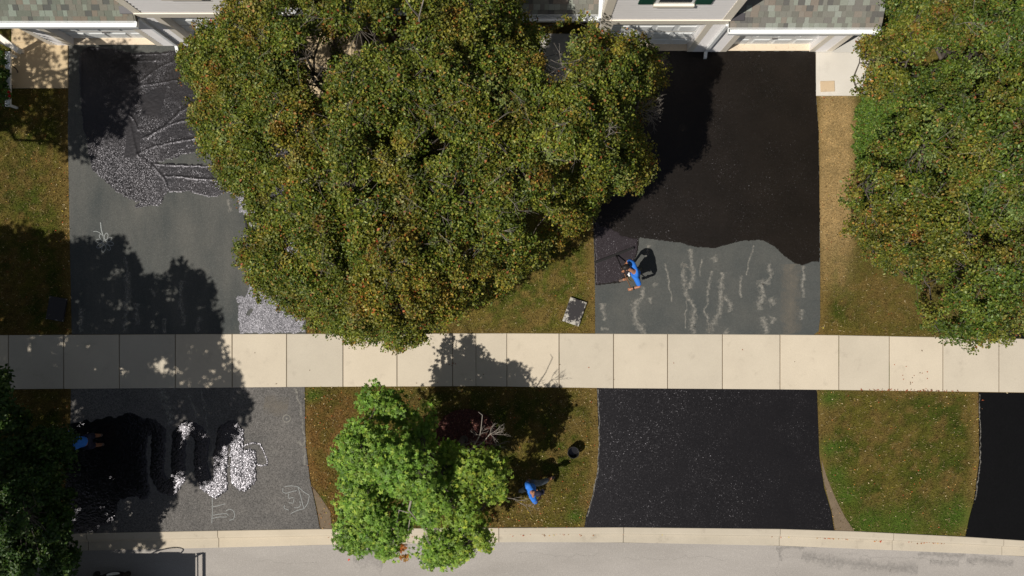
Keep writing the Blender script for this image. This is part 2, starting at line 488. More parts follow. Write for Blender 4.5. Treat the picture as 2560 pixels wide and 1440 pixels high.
# ---- kerb and gutter, cast in lengths
kerb = bpy.data.objects.new('kerb', None); COL.objects.link(kerb); kerb['kind'] = 'structure'
ORIG[kerb.name] = Vector((0, 0, 0))
kj = [-560, -140, 218, 545, 895, 1247, 1559, 1950, 2233, 2508, 2860, 3200]
prof = [(0.0, -0.14), (0.0, 0.024), (0.03, 0.030), (0.30, 0.026), (0.40, 0.008), (0.47, -0.052), (0.52, -0.064), (0.97, -0.062), (1.0, -0.068), (1.0, -0.16)]
for a, b in zip(kj[:-1], kj[1:]):
    xs = np.linspace(a + 0.7, b - 0.7, 14); v = []; f = []
    for x in xs:
        y0, y1 = interp(KB, x), interp(KG, x)
        for t, z in prof: v.append((GX(x), GY(y0 + (y1 - y0) * t), z))
    n = len(prof)
    for i in range(len(xs) - 1):
        for k in range(n - 1): f.append((i*n+k, i*n+k+1, (i+1)*n+k+1, (i+1)*n+k))
    f.append(tuple(range(n))[::-1]); f.append(tuple((len(xs)-1)*n + k for k in range(n)))
    mk('kerb_length', v, f, M['kerb'], kerb)
MB().prism(poly_w([(x, interp(KB, x) + 3) for x in range(-560, 3201, 300)] + [(x, interp(KG, x) - 3) for x in range(3040, -561, -300)]), -0.16, -0.10).build('joint_bed', M['soil'], kerb)

# ---- lawn
MULCH = [(1165 + 78 * math.cos(t) , 1088 + 66 * math.sin(t)) for t in np.linspace(0, 2 * math.pi, 17)[:-1]]
IVY = [(2150, 238), (2230, 225), (2420, 225), (2420, 640), (2230, 640), (2160, 520), (2138, 430), (2128, 360), (2130, 300)]
SOILS = [[(2054, 1150), (2058, 1200), (2080, 1280), (2088, 1326), (2136, 1328), (2112, 1292), (2086, 1240), (2066, 1190)],
         [(780, 1215), (792, 1268), (802, 1322), (830, 1321), (826, 1280), (800, 1240)]]
def hard(px, py, m=0):
    """True where the ground is paved"""
    r = (py > np.interp(px, *zip(*WT)) - m) & (py < np.interp(px, *zip(*WB)) + m)
    r |= py > np.interp(px, *zip(*KB)) - m
    for p in DRV.values(): r |= inside(px, py, p)
    for a, b, c, d in LAND.values(): r |= (px > a - m) & (px < b + m) & (py > c - m) & (py < d + m)
    return r
def edge_dist(px, py):
    d = np.full(px.shape, 1e9)
    for p in DRV.values(): d = np.minimum(d, dist_line(px, py, p, True))
    d2 = np.minimum(np.abs(py - np.interp(px, *zip(*WT))), np.abs(py - np.interp(px, *zip(*WB))))
    return d, d2
C = lambda *a: np.array(a, dtype=float)
def lawn_col(px, py):
    n1 = vn.fbm(px / 70, py / 70, 4)[:, None]; n2 = vn2.fbm(px / 18, py / 18, 4)[:, None]; n3 = vn3.fbm(px / 140, py / 140, 3)[:, None]
    green = C(0.058, 0.072, 0.010); olive = C(0.112, 0.098, 0.018); brown = C(0.155, 0.102, 0.032); tan = C(0.41, 0.28, 0.125); lush = C(0.06, 0.115, 0.014)
    st = lambda x, a, b: np.clip((x - a) / (b - a), 0, 1)
    c = green + (olive - green) * st(n1, 0.35, 0.62)
    c = c + (brown - c) * st(n2, 0.47, 0.64) * 0.75
    c = c + (brown - c) * st(n3, 0.55, 0.75) * 0.5
    n4 = vn.fbm(px / 7 + 90, py / 7 + 50, 2)[:, None]
    c = c * (0.62 + 0.80 * n4)
    w = (st(px, 700, 760) * (1 - st(px, 1480, 1490)) * (1 - st(py, 840, 850)))[:, None]; c = c * (1 + 0.22 * w)
    de, dw = edge_dist(px, py); de = de[:, None]; dw = dw[:, None]
    w = 1 - st(de + (n2 - 0.5) * 30, 6, 34)
    c = c + (brown * 1.15 - c) * w * 0.85
    w = 1 - st(dw + (n2 - 0.5) * 24, 2, 14)
    c = c + (brown - c) * w * 0.6
    # dry strip beside the right driveway
    w = (st(px, 2040, 2060) * (1 - st(px, 2115, 2150)) * st(py, 200, 250) * (1 - st(py, 560, 760)))[:, None]
    c = c + (tan * (0.8 + 0.5 * (n2 - 0.3)) - c) * np.clip(w * 1.2, 0, 1) * 0.9
    w = (st(px, 2090, 2150) * st(py, 520, 640) * (1 - st(py, 800, 840)))[:, None]
    c = c + (brown * 1.0 - c) * w * 0.45
    # reddish dry part beside the lower left driveway
    w = (st(px, 760, 775) * (1 - st(px, 850, 940)) * st(py, 965, 1000))[:, None]
    c = c + (C(0.175, 0.098, 0.030) - c) * w * (0.35 + 0.6 * st(n2, 0.35, 0.6))
    # lush tufts
    for cx, cy, r in ((782, 990, 24), (2075, 995, 26), (2075, 1120, 30), (2090, 1190, 34), (2112, 1240, 38), (2250, 1310, 60), (2390, 1290, 55), (1440, 1290, 22), (2160, 1310, 40), (800, 1250, 18)):
        w = np.exp(-((px - cx) ** 2 + ((py - cy) * 1.2) ** 2) / (r * r))[:, None]
        c = c + (lush - c) * w * 0.85
    return np.clip(c, 0.004, 1)

gx = np.arange(-700, 3300, 9.0); gy = np.arange(20, 1420, 9.0)
XX, YY = np.meshgrid(gx, gy); px = XX.ravel(); py = YY.ravel()
pyc = np.minimum(py, np.interp(px, *zip(*KB)) + 1)
V = np.stack([(px - 1280) / 88, (720 - pyc) / 88, np.zeros(len(px)) + (vn.fbm(px / 60, py / 60) - 0.5) * 0.02 - 0.008], 1)
nx, ny = len(gx), len(gy)
idx = np.arange(nx * ny).reshape(ny, nx)
FF = np.stack([idx[1:, :-1].ravel(), idx[1:, 1:].ravel(), idx[:-1, 1:].ravel(), idx[:-1, :-1].ravel()], 1)
yc = py[FF]
keep = (yc.min(1) < np.interp(px[FF[:, 0]], *zip(*KB)))
np_mesh('lawn', V, FF[keep], M['lawn'], color=lawn_col(px, py) * 0.75, kind='structure')

def scatter(n, x0, x1, y0, y1):
    return rng.uniform(x0, x1, n), rng.uniform(y0, y1, n)

def blades(name, px, py, col, ln, wd, z0=0.0, lie=0.5):
    n = len(px); a = rng.uniform(0, 2 * np.pi, n); L = ln * rng.uniform(0.5, 1.3, n); w = wd * rng.uniform(0.7, 1.3, n)
    X = (px - 1280) / 88; Y = (720 - py) / 88
    dx, dy = np.cos(a), np.sin(a); hgt = L * (1 - lie * rng.random(n)); hor = L * rng.uniform(0.2, 0.9, n)
    P0 = np.stack([X - dy * w / 2, Y + dx * w / 2, np.full(n, z0)], 1); P1 = np.stack([X + dy * w / 2, Y - dx * w / 2, np.full(n, z0)], 1)
    P2 = np.stack([X + dx * hor, Y + dy * hor, z0 + hgt], 1)
    V = np.stack([P0, P1, P2], 1).reshape(-1, 3)
    Fc = np.arange(3 * n).reshape(n, 3)
    return np_mesh(name, V, Fc, M['blade'], color=np.repeat(col, 3, 0), kind='stuff')

n = 560000
px, py = scatter(n, -60, 2620, 100, 1356)
k = ~hard(px, py, 1) & ~inside(px, py, MULCH)
for s in SOILS: k &= ~(inside(px, py, s) & (rng.random(n) > 0.06))
px, py = px[k], py[k]
de, dw = edge_dist(px, py)
bare = vn2.fbm(px / 14, py / 14, 3)
k = ~((de < 14) & (bare > 0.48) & (rng.random(len(px)) > 0.2)); px, py = px[k], py[k]
c = lawn_col(px, py) * rng.uniform(0.55, 1.7, (len(px), 1))
s = rng.random(len(px)); c[s > 0.93] = C(0.26, 0.19, 0.08) * rng.uniform(0.6, 1.2, ((s > 0.93).sum(), 1))
blades('grass', px, py, c, 0.055, 0.016)
k = rng.random(len(px)) < 0.035
blades('straw', px[k], py[k], np.array([[0.42, 0.33, 0.17]]) * rng.uniform(0.5, 1.2, (k.sum(), 1)), 0.095, 0.013, 0.02, 0.9)

# ---- generic leaves -------------------------------------------------
def leaves(P, N, L, W, col, roll=None, fold=0.25):
    """diamond leaves folded on the midrib: P centre, N normal, returns V,F,colors"""
    n = len(P)
    a = rng.normal(size=(n, 3)); T = a - (a * N).sum(1)[:, None] * N; T /= np.linalg.norm(T, axis=1)[:, None] + 1e-9
    B = np.cross(N, T)
    L = L[:, None]; W = W[:, None]
    v0 = P - T * L * 0.5; v2 = P + T * L * 0.5 - N * L * 0.12
    v1 = P + B * W * 0.5 + N * W * fold - T * L * 0.05; v3 = P - B * W * 0.5 + N * W * fold - T * L * 0.05
    V = np.stack([v0, v1, v2, v3], 1).reshape(-1, 3)
    b = (np.arange(n) * 4)[:, None]
    Fc = np.concatenate([b + np.array([[0, 1, 2]]), b + np.array([[0, 2, 3]])], 1).reshape(-1, 3)
    return V, Fc, np.repeat(col, 4, 0)

def rand_normals(n, up=1.0):
    v = rng.normal(size=(n, 3)); v[:, 2] = np.abs(v[:, 2]) + up
    return v / np.linalg.norm(v, axis=1)[:, None]

def pick(pal, w, n):
    pal = np.array(pal); w = np.array(w, float)
    return pal[rng.choice(len(pal), n, p=w / w.sum())]

def ground_leaves(name, px, py, z, L, pal, w, up=1.5, kind='stuff', mat='litter'):
    n = len(px)
    P = np.stack([(px - 1280) / 88, (720 - py) / 88, z], 1)
    c = pick(pal, w, n) * rng.uniform(0.7, 1.3, (n, 1))
    V, Fc, cc = leaves(P, rand_normals(n, up), L * rng.uniform(0.6, 1.3, n), L * 0.6 * rng.uniform(0.6, 1.2, n), c)
    return np_mesh(name, V, Fc, M[mat], color=cc, kind=kind)

# fallen leaves
FALL = [(0.42, 0.15, 0.035), (0.50, 0.30, 0.10), (0.45, 0.08, 0.03), (0.62, 0.50, 0.30), (0.25, 0.12, 0.06), (0.5, 0.4, 0.06)]
n = 26000
px, py = scatter(n, -20, 2580, 225, 1350)
dens = np.full(n, 0.06)
dens[(px > 762) & (px < 1500) & (py > 960)] = 0.22
dens[(px > 762) & (px < 860) & (py > 960)] = 0.55
dens[(px > 1210) & (px < 1500) & (py > 1180)] = 0.75
dens[(px > 2040) & (px < 2460) & (py > 960)] = 0.20
dens[(px < 180)] = 0.14
de, dw = edge_dist(px, py)
dens = np.where(de < 22, np.maximum(dens, 0.32), dens)
dens *= 0.3 + 1.4 * (vn3.fbm(px / 30, py / 30, 3) > 0.5)
k = (rng.random(n) < dens) & ~hard(px, py, 0)
px, py = px[k], py[k]
ground_leaves('fallen_leaves', px, py, rng.uniform(0.03, 0.06, len(px)), 0.042, FALL, [4, 5, 3, 4, 3, 2], 1.2)
# leaves caught in the gutter, along the walk edge and loose on pavement
gxs = np.concatenate([rng.normal(2085, 22, 90), rng.normal(2200, 8, 20), rng.normal(2330, 25, 70), rng.normal(1950, 12, 16), rng.normal(1380, 60, 26), rng.normal(1000, 200, 30)])
gys = np.array([interp(KB, x) for x in gxs]) + 18 + rng.normal(0, 3, len(gxs))
ground_leaves('gutter_leaves', gxs, gys, np.full(len(gxs), -0.04), 0.05, FALL, [5, 4, 5, 1, 2, 1], 2)
wx = np.concatenate([rng.uniform(2150, 2400, 90), rng.uniform(2440, 2460, 6), rng.normal(2290, 25, 16), rng.uniform(600, 2500, 14), rng.uniform(1120, 1140, 6)])
wy = np.concatenate([np.array([interp(WB, x) for x in wx[:90]]) + rng.normal(-1, 1.6, 90), rng.uniform(985, 1100, 6), rng.normal(945, 22, 16), rng.uniform(850, 960, 14), rng.uniform(905, 915, 6)])
ground_leaves('walk_leaves', wx, wy, np.full(len(wx), 0.036), 0.045, [(0.32, 0.08, 0.03), (0.14, 0.08, 0.05), (0.4, 0.2, 0.08)], [4, 4, 1], 3)
fl = ground_leaves('fallen_leaf', np.array([871.0]), np.array([1401.0]), np.array([-0.055]), 0.13, [(0.75, 0.10, 0.05)], [1], 4, kind=None)
tag(fl, 'single bright red leaf lying on the street below the green maple', 'leaf')

# ivy bed and mulch ring
n = 26000
px, py = scatter(n, 2120, 2430, 220, 650); k = inside(px + vn(px / 9, py / 9) * 12 - 6, py, IVY) & (rng.random(n) < 0.95); px, py = px[k], py[k]
ground_leaves('ground_cover', px, py, 0.03 + 0.12 * vn(px / 12, py / 12) + rng.uniform(0, 0.05, len(px)), 0.075,
              [(0.075, 0.14, 0.014), (0.12, 0.19, 0.02), (0.045, 0.09, 0.01), (0.19, 0.24, 0.035)], [4, 4, 3, 1], 1.2, mat='leaf')
MB().prism(poly_w(MULCH), -0.02, 0.02).build('mulch_bed', simple('mulch', (0.10, 0.045, 0.035), 0.95, 0.4, 20, 0.5, 0.1, fine=50), kind='structure')
px, py = scatter(6000, 1080, 1250, 1015, 1160); k = inside(px, py, MULCH); px, py = px[k], py[k]
ground_leaves('mulch_chips', px, py, rng.uniform(0.025, 0.05, len(px)), 0.06, [(0.14, 0.05, 0.04), (0.08, 0.035, 0.03), (0.2, 0.1, 0.07)], [4, 4, 1], 1.5)
for s in SOILS: MB().prism(poly_w(s), -0.03, 0.006).build('bare_soil', M['soil'], kind='structure')

# ------------------------------------------------------------------ sealer films (height fields with their own relief)
def film(name, test, bbox, step, mat, height, base=0.016, spark=None):
    x0, x1, y0, y1 = bbox
    gx = np.arange(x0, x1 + step, step); gy = np.arange(y0, y1 + step, step)
    X, Y = np.meshgrid(gx, gy); p, q = X.ravel(), Y.ravel()
    ins = test(p, q)
    z = base + height(p, q)
    V = np.stack([(p - 1280) / 88, (720 - q) / 88, z], 1)
    V[~ins, 2] = 0.0135
    nx, ny = len(gx), len(gy)
    idx = np.arange(nx * ny).reshape(ny, nx)
    Fc = np.stack([idx[1:, :-1].ravel(), idx[1:, 1:].ravel(), idx[:-1, 1:].ravel(), idx[:-1, :-1].ravel()], 1)
    cnt = ins[Fc].sum(1)
    Fc = Fc[cnt >= 2]
    use, inv = np.unique(Fc.ravel(), return_inverse=True)
    sp_ = (spark(p, q) if spark else np.ones(len(p)))[use]
    return np_mesh(name, V[use], inv.reshape(-1, 4), mat, smooth=True, attrs={'spark': sp_}, kind='structure')

jag = lambda p, q, a=4, s=6: (vn(p / s, q / s) - 0.5) * a
# big wet sheet on the upper left driveway
P1 = [(206, 127), (222, 118), (250, 117), (290, 123), (330, 134), (400, 131), (440, 127), (500, 128), (600, 126), (740, 126), (752, 430), (756, 500), (640, 500), (590, 488), (560, 480),
      (545, 492), (520, 491), (490, 484), (470, 477), (440, 480), (424, 478), (412, 488), (403, 512), (372, 515), (340, 521), (336, 514), (352, 506), (330, 500), (290, 478), (262, 452),
      (243, 434), (232, 428), (224, 395), (219, 350), (209, 320), (203, 250), (199, 190), (200, 145)]
HOLE = [(386, 408), (430, 396), (452, 390), (490, 378), (520, 386), (560, 395), (640, 396), (640, 415), (560, 414), (470, 411)]
RIDGE = [([(345, 385), (380, 368), (430, 356), (480, 348), (520, 344), (560, 346)], 0.012, 2.2),
         ([(360, 345), (400, 325), (440, 306), (470, 300), (500, 302), (560, 298)], 0.012, 2.0),
         ([(388, 410), (440, 413), (500, 415), (560, 416), (640, 416)], 0.012, 1.8),
         ([(416, 440), (450, 442), (500, 447), (560, 452), (640, 455)], 0.012, 1.8),
         ([(345, 210), (370, 190), (400, 168), (430, 155)], 0.008, 2.0),
         ([(370, 345), (420, 310), (450, 280), (490, 258)], 0.014, 3.0),
         ([(318, 280), (335, 300), (346, 325)], 0.016, 2.0),
         ([(322, 290), (330, 330), (338, 370), (345, 392)], 0.010, 3.0),
         ([(345, 388), (380, 412), (410, 445), (420, 470)], 0.010, 2.5),
         ([(205, 140), (203, 250), (211, 330), (222, 390), (232, 428), (262, 458), (300, 486)], 0.010, 3.0),
         ([(225, 122), (262, 121), (300, 128), (340, 137), (420, 134)], 0.008, 2.0),
         ([(310, 155), (400, 150)], 0.006, 1.5), ([(540, 176), (420, 205), (350, 215)], 0.006, 2.0)]
def h1(p, q):
    h = (vn.fbm(p / 6, q / 4, 3) - 0.5) * 0.003
    wv = (vn2(p / 7, q / 7) - 0.5) * 6
    for pts, a, w in RIDGE:
        h = h + 0.6 * a * np.exp(-(dist_line(p, q + wv * 0.5, pts) / (w * 1.1)) ** 2) * (0.6 + 0.8 * vn3(p / 9, q / 9))
    return h
def s1(p, q):
    s = 0.24 + 0.40 * (vn.fbm(p / 40, q / 40, 3) > 0.5) * vn2(p / 12, q / 12)
    lowleft = np.clip((q - 300) / 90, 0, 1) * np.clip((420 - p) / 40, 0, 1)
    s = np.maximum(s, 0.66 * lowleft * (0.7 + 0.5 * vn2(p / 14, q / 14)))
    smooth_ = inside(p, q, [(320, 280), (350, 330), (350, 395), (310, 395), (318, 330)]) | inside(p, q, [(350, 240), (420, 210), (400, 290), (355, 290)])
    s = np.where(smooth_, 0.06, s)
    band = (q > 330) & (p > 400)
    s = np.where(band, 0.20 + 0.4 * (vn3(p / 10, q / 5) > 0.62), s)
    return s
film('sealer_sheet', lambda p, q: inside(p + jag(p, q, 4), q + jag(q, p, 5), P1) & ~inside(p, q + jag(p, q, 7, 5), HOLE), (190, 760, 108, 528), 1.6, M['seal_wet'], h1, 0.017, s1)

# silvery slurry along the right edge of the upper left driveway
P2 = [(592, 490), (640, 495), (757, 498), (763, 830), (700, 832), (602, 832), (597, 800), (596, 765), (606, 745), (618, 738), (622, 720), (624, 640), (620, 560), (612, 540), (600, 528)]
film('sealer_slurry', lambda p, q: (inside(p + jag(p, q, 6), q + jag(q, p, 6), P2) & ~(dist_line(p, q, [(628, 775), (621, 785)]) < 5 + jag(p, q, 5, 3))) | (np.hypot(p - 600, (q - 748)) < 10 * vn(p / 3, q / 3) + 3),
     (585, 768, 484, 836), 1.6, M['slurry'], lambda p, q: (vn.fbm(p / 4, q / 4, 3) - 0.5) * 0.014, 0.020, lambda p, q: np.clip(0.55 + 0.9 * vn2.fbm(p / 18, q / 18, 3), 0, 1) * np.where(q > 700, 1, 0.8))

# sealed part of the upper right driveway with its wavy front
P3 = [(1484, 129), (2037, 129), (2039, 240), (2045, 330), (2048, 500), (2048, 655), (2030, 653), (2010, 662), (1985, 658), (1960, 640), (1938, 618), (1905, 600), (1880, 600), (1845, 603), (1810, 614), (1785, 619),
      (1740, 617), (1700, 607), (1640, 598), (1597, 594), (1594, 625), (1586, 652), (1572, 688), (1556, 705), (1520, 709), (1489, 713), (1485, 600)]
film('sealed_surface', lambda p, q: inside(p + jag(p, q, 2), q + jag(q, p, 3), P3), (1480, 2052, 126, 718), 1.6, M['seal_dry'], lambda p, q: (vn.fbm(p / 30, q / 8, 3) - 0.5) * 0.003, 0.0165)
P5 = [(1486, 540), (1500, 566), (1530, 572), (1556, 590), (1593, 597), (1592, 625), (1584, 652), (1570, 684), (1553, 701), (1520, 706), (1491, 710)]
film('wet_strip', lambda p, q: inside(p + jag(p, q, 3), q + jag(q, p, 4), P5), (1484, 1598, 556, 714), 1.8, M['seal_film'], lambda p, q: (vn.fbm(p / 8, q / 5, 3) - 0.5) * 0.002, 0.0205, lambda p, q: 0.42 + 0.4 * vn2(p / 14, q / 14))
# serpentine of poured sealer on the lower left driveway
SER = [(624, 1138), (625, 1195), (608, 1210), (594, 1198), (592, 1130), (594, 1082), (580, 1068), (562, 1078), (554, 1130), (550, 1180), (553, 1215), (538, 1228), (518, 1212), (504, 1180), (503, 1140), (506, 1100), (492, 1078),
       (467, 1068), (450, 1088), (446, 1150), (446, 1195), (430, 1220), (408, 1214), (394, 1185), (396, 1120), (398, 1080), (378, 1064), (356, 1078), (348, 1130), (352, 1200), (358, 1230), (330, 1215)]
POOL = [(176, 1060), (230, 1050), (330, 1035), (372, 1048), (365, 1120), (362, 1180), (368, 1222), (350, 1240), (300, 1245), (290, 1300), (240, 1325), (140, 1330), (165, 1230)]
RING = [(606, 1120), (616, 1111), (632, 1107), (650, 1109), (655, 1118), (662, 1132), (668, 1148), (669, 1161), (656, 1164), (644, 1160), (640, 1150)]
def t4(p, q):
    w = 17.5 + jag(p, q, 5, 5)
    return (dist_line(p, q, SER) < w) | inside(p + jag(p, q, 12, 14), q + jag(q, p, 12, 12), POOL) | (dist_line(p, q, RING) < 1.5 + jag(p, q, 3.0, 4))
def h4(p, q):
    d = dist_line(p, q, SER)
    return 0.010 * (1 - np.clip(d / 18, 0, 1) ** 2) + (vn.fbm(p / 4.0, q / 2.6, 3) - 0.5) * 0.012
film('sealer_pour', t4, (130, 676, 1028, 1336), 1.5, M['seal_pool'], h4, 0.018, lambda p, q: 0.75 + 0.5 * vn2(p / 8, q / 8))

# ------------------------------------------------------------------ ribbons: scuffs, chalk and painted edge highlights
def ribbon(name, pts, w, mat, z, wob=0.0):
    pts = np.array(pts, float)
    seg = np.hypot(*np.diff(pts, axis=0).T); t = np.concatenate([[0], np.cumsum(seg)])
    n = max(2, int(t[-1] / 4)); u = np.linspace(0, t[-1], n)
    x = np.interp(u, t, pts[:, 0]); y = np.interp(u, t, pts[:, 1])
    if wob: x = x + (vn(u / 11 + w, y * 0 + pts[0, 0]) - 0.5) * wob; y = y + (vn2(u / 13, y * 0 + pts[0, 1]) - 0.5) * wob
    dx = np.gradient(x); dy = np.gradient(y); L = np.hypot(dx, dy) + 1e-9
    wx = w * (1.0 + 1.3 * vn3(u / 16, u * 0 + w)) if wob else np.full(n, w)
    V = []; e = []
    for s in (-1, 0, 1):
        V.append(np.stack([(x - dy / L * wx * s - 1280) / 88, (720 - (y + dx / L * wx * s)) / 88, np.full(n, z)], 1)); e.append(np.full(n, 1.0 if s == 0 else 0.0))
    V = np.concatenate(V); e = np.concatenate(e)
    f = []
    for r in range(2):
        for i in range(n - 1): f.append((r * n + i, r * n + i + 1, (r + 1) * n + i + 1, (r + 1) * n + i))
    return np_mesh(name, V, np.array(f), M[mat], attrs={'edge': e}, kind='structure')
zr = 0.0155
for pts, w in [
    ([(1610, 718), (1605, 742), (1590, 760), (1586, 785), (1594, 812), (1600, 820), (1615, 835)], 8),
    ([(1663, 657), (1672, 700), (1678, 755)], 2.6), ([(1754, 648), (1750, 690)], 2.6),
    ([(1722, 620), (1728, 655), (1734, 675), (1729, 705), (1726, 722)], 6), ([(1712, 660), (1708, 690), (1716, 740), (1735, 765), (1735, 790), (1728, 820), (1735, 832)], 7),
    ([(1716, 745), (1712, 820)], 2.2), ([(1702, 662), (1730, 670)], 5),
    ([(1780, 676), (1772, 700), (1769, 745), (1762, 775), (1772, 810), (1775, 832)], 4), ([(1808, 680), (1802, 720), (1803, 750), (1795, 790), (1778, 815), (1772, 834)], 7), ([(1805, 740), (1822, 755), (1828, 780)], 7),
    ([(1850, 690), (1852, 745)], 3.5), ([(1884, 612), (1872, 660), (1864, 690)], 2.4), ([(1920, 660), (1926, 690), (1918, 704), (1900, 708), (1908, 735), (1898, 760), (1900, 775)], 8),
    ([(1905, 790), (1915, 815), (1920, 834)], 11), ([(1925, 745), (1938, 762)], 9), ([(1935, 792), (1928, 810)], 7), ([(2008, 665), (2006, 710), (2010, 745)], 5), ([(2002, 775), (2004, 800)], 6),
    ([(1505, 760), (1510, 800)], 6), ([(1500, 822), (1520, 826)], 5), ([(1615, 640), (1622, 610)], 4), ([(1636, 706), (1640, 716)], 6), ([(1625, 745), (1628, 760)], 5), ([(1780, 640), (1790, 655)], 6), ([(1814, 826), (1820, 832)], 7),
]:
    ribbon('scuff_mark', pts, w, 'scuff_and_highlight', zr, 5)
ribbon('dust_band', [(1975, 660), (1978, 720), (1975, 780), (1980, 834)], 26, 'dustband', zr, 0)
for pts, w in [([(316, 640), (320, 700), (316, 780), (312, 832)], 8), ([(345, 760), (344, 810)], 7), ([(410, 795), (412, 832)], 7), ([(455, 700), (452, 760), (462, 815)], 6), ([(500, 790), (495, 830)], 7), ([(570, 500), (578, 530)], 5),
               ([(205, 770), (200, 830)], 6), ([(380, 720), (390, 740)], 8)]:
    ribbon('scuff_mark', pts, w, 'scuff_and_highlight', zr, 5)
for pts, w in [([(400, 968), (420, 1010), (428, 1060)], 10), ([(505, 975), (515, 1030), (520, 1085)], 2.2), ([(738, 972), (752, 1015), (760, 1090), (762, 1160)], 3), ([(470, 985), (495, 1045)], 5), ([(745, 1100), (760, 1120)], 5), ([(545, 1095), (530, 1130), (520, 1170)], 3)]:
    ribbon('scuff_mark', pts, w, 'scuff_and_highlight', zr, 5)
ribbon('dust_band', [(660, 1010), (720, 1020)], 26, 'dustband', zr, 0)

ch = thing('chalk_flower', 'white chalk flower drawn on the upper left driveway', 'chalk drawing', (GX(265), GY(605), 0.016))
def chalk(parent, pts, w=1.0, z=0.0185, name='chalk_line'):
    o = ribbon(name, pts, w * 0.95, 'chalk', z)
    del o['kind']
    o.parent = parent; o.location = -ORIG[parent.name]
cx, cy = 263, 606
chalk(ch, [(252, 556), (254, 575), (260, 594)], 1.5)
chalk(ch, [(234, 579), (242, 578), (250, 582), (256, 588)], 0.9)
for a in range(0, 360, 45):
    r = math.radians(a + 12); ln = random.uniform(15, 20)
    ux, uy = math.cos(r), math.sin(r)
    pts = []
    for t in np.linspace(0, 2 * math.pi, 14):
        q = 6 + ln * 0.5 * (1 - math.cos(t)); s_ = 4.6 * math.sin(t)
        pts.append((cx + ux * q - uy * s_, cy + uy * q + ux * s_))
    chalk(ch, pts, 1.0)
chalk(ch, [(cx + 5 * math.cos(t), cy + 5 * math.sin(t)) for t in np.linspace(0, 6.28, 12)], 1.2)
ch = thing('chalk_house', 'white chalk drawing of a house lying sideways beside the lower left lawn edge', 'chalk drawing', (GX(745), GY(1245), 0.016))
for pts in ([(712, 1216), (728, 1214), (745, 1216), (758, 1228), (774, 1238), (770, 1258), (760, 1272), (748, 1274), (738, 1278), (727, 1284)], [(745, 1216), (752, 1240), (760, 1271)],
            [(708, 1220), (707, 1230), (716, 1233), (732, 1228), (742, 1226)], [(712, 1262), (710, 1270), (722, 1275)], [(736, 1246), (733, 1258), (722, 1256)], [(750, 1252), (752, 1264), (745, 1269), (736, 1269)], [(722, 1234), (721, 1246), (734, 1243)]):
    chalk(ch, pts, 0.9)
ch = thing('chalk_letters', 'white chalk strokes like a sideways letter below the poured sealer', 'chalk drawing', (GX(550), GY(1280), 0.016))
for pts in ([(531, 1244), (532, 1275), (530, 1308)], [(530, 1267), (545, 1264), (564, 1259)], [(530, 1288), (548, 1285), (566, 1283), (572, 1288)], [(529, 1296), (548, 1292), (568, 1292)], [(565, 1277), (574, 1272), (584, 1276), (588, 1288), (584, 1298), (574, 1300)]):
    chalk(ch, pts, 0.9)
for pts in ([(1494, 974), (1498, 1060), (1498, 1110), (1494, 1180), (1483, 1235), (1467, 1290)], [(2448, 985), (2450, 1080), (2450, 1150), (2437, 1250)]):
    ribbon('sealer_edge_highlight', pts, 1.5, 'scuff_and_highlight', zr, 3)  # pale strokes paint the highlight along the sealed driveways' left edges
for pts in ([(1940, 1360), (1948, 1390), (1942, 1440)], [(1560, 1395), (1640, 1400), (1760, 1392), (1820, 1402)], [(1300, 1385), (1420, 1392), (1500, 1388)], [(2100, 1388), (2200, 1396), (2330, 1400), (2450, 1412)], [(640, 1400), (700, 1412), (790, 1408)], [(1960, 1392), (2060, 1400)]):
    ribbon('crack', pts, 0.5, 'oil', -0.0700, 9)
# oily streaks on the street
for pts, w in [([(2010, 1392), (2150, 1412), (2300, 1425)], 12), ([(2300, 1388), (2420, 1392)], 6), ([(2420, 1400), (2540, 1412)], 9), ([(2330, 1405), (2400, 1412)], 7), ([(1952, 1370), (1956, 1405)], 4), ([(880, 1385), (960, 1400)], 26), ([(1940, 1372), (2050, 1370)], 3)]:
    ribbon('oil_streak', pts, w, 'oil', -0.0705, 6)

# ------------------------------------------------------------------ landings
for k_, (x0, x1, y0, y1) in LAND.items():
    mt_ = M['landing_tan'] if k_ in ('left', 'mid_a') else M['landing']
    lo = bpy.data.objects.new('entry_landing', None); COL.objects.link(lo); lo['kind'] = 'structure'; ORIG[lo.name] = Vector((0, 0, 0))
    ysp = 107 if k_ != 'right' else 132
    for (a, b) in ((y0, ysp), (ysp, y1)):
        slab('concrete_slab', x0, x1, lambda x: a, lambda x: b, 0.045, lo, mt_, gap=0.5)
mat_ = MB().rbox(GX(2067), GY(217), 0.40, 0.30, 0.03, 0.046, 0.075, 0.01).build('stepping_stone', concrete('tan_stone', (0.50, 0.37, 0.24), (0.58, 0.45, 0.30), (0.25, 0.2, 0.15), 0.8))
tag(mat_, 'square tan paver lying on the pale landing right of the sealed driveway', 'paver')

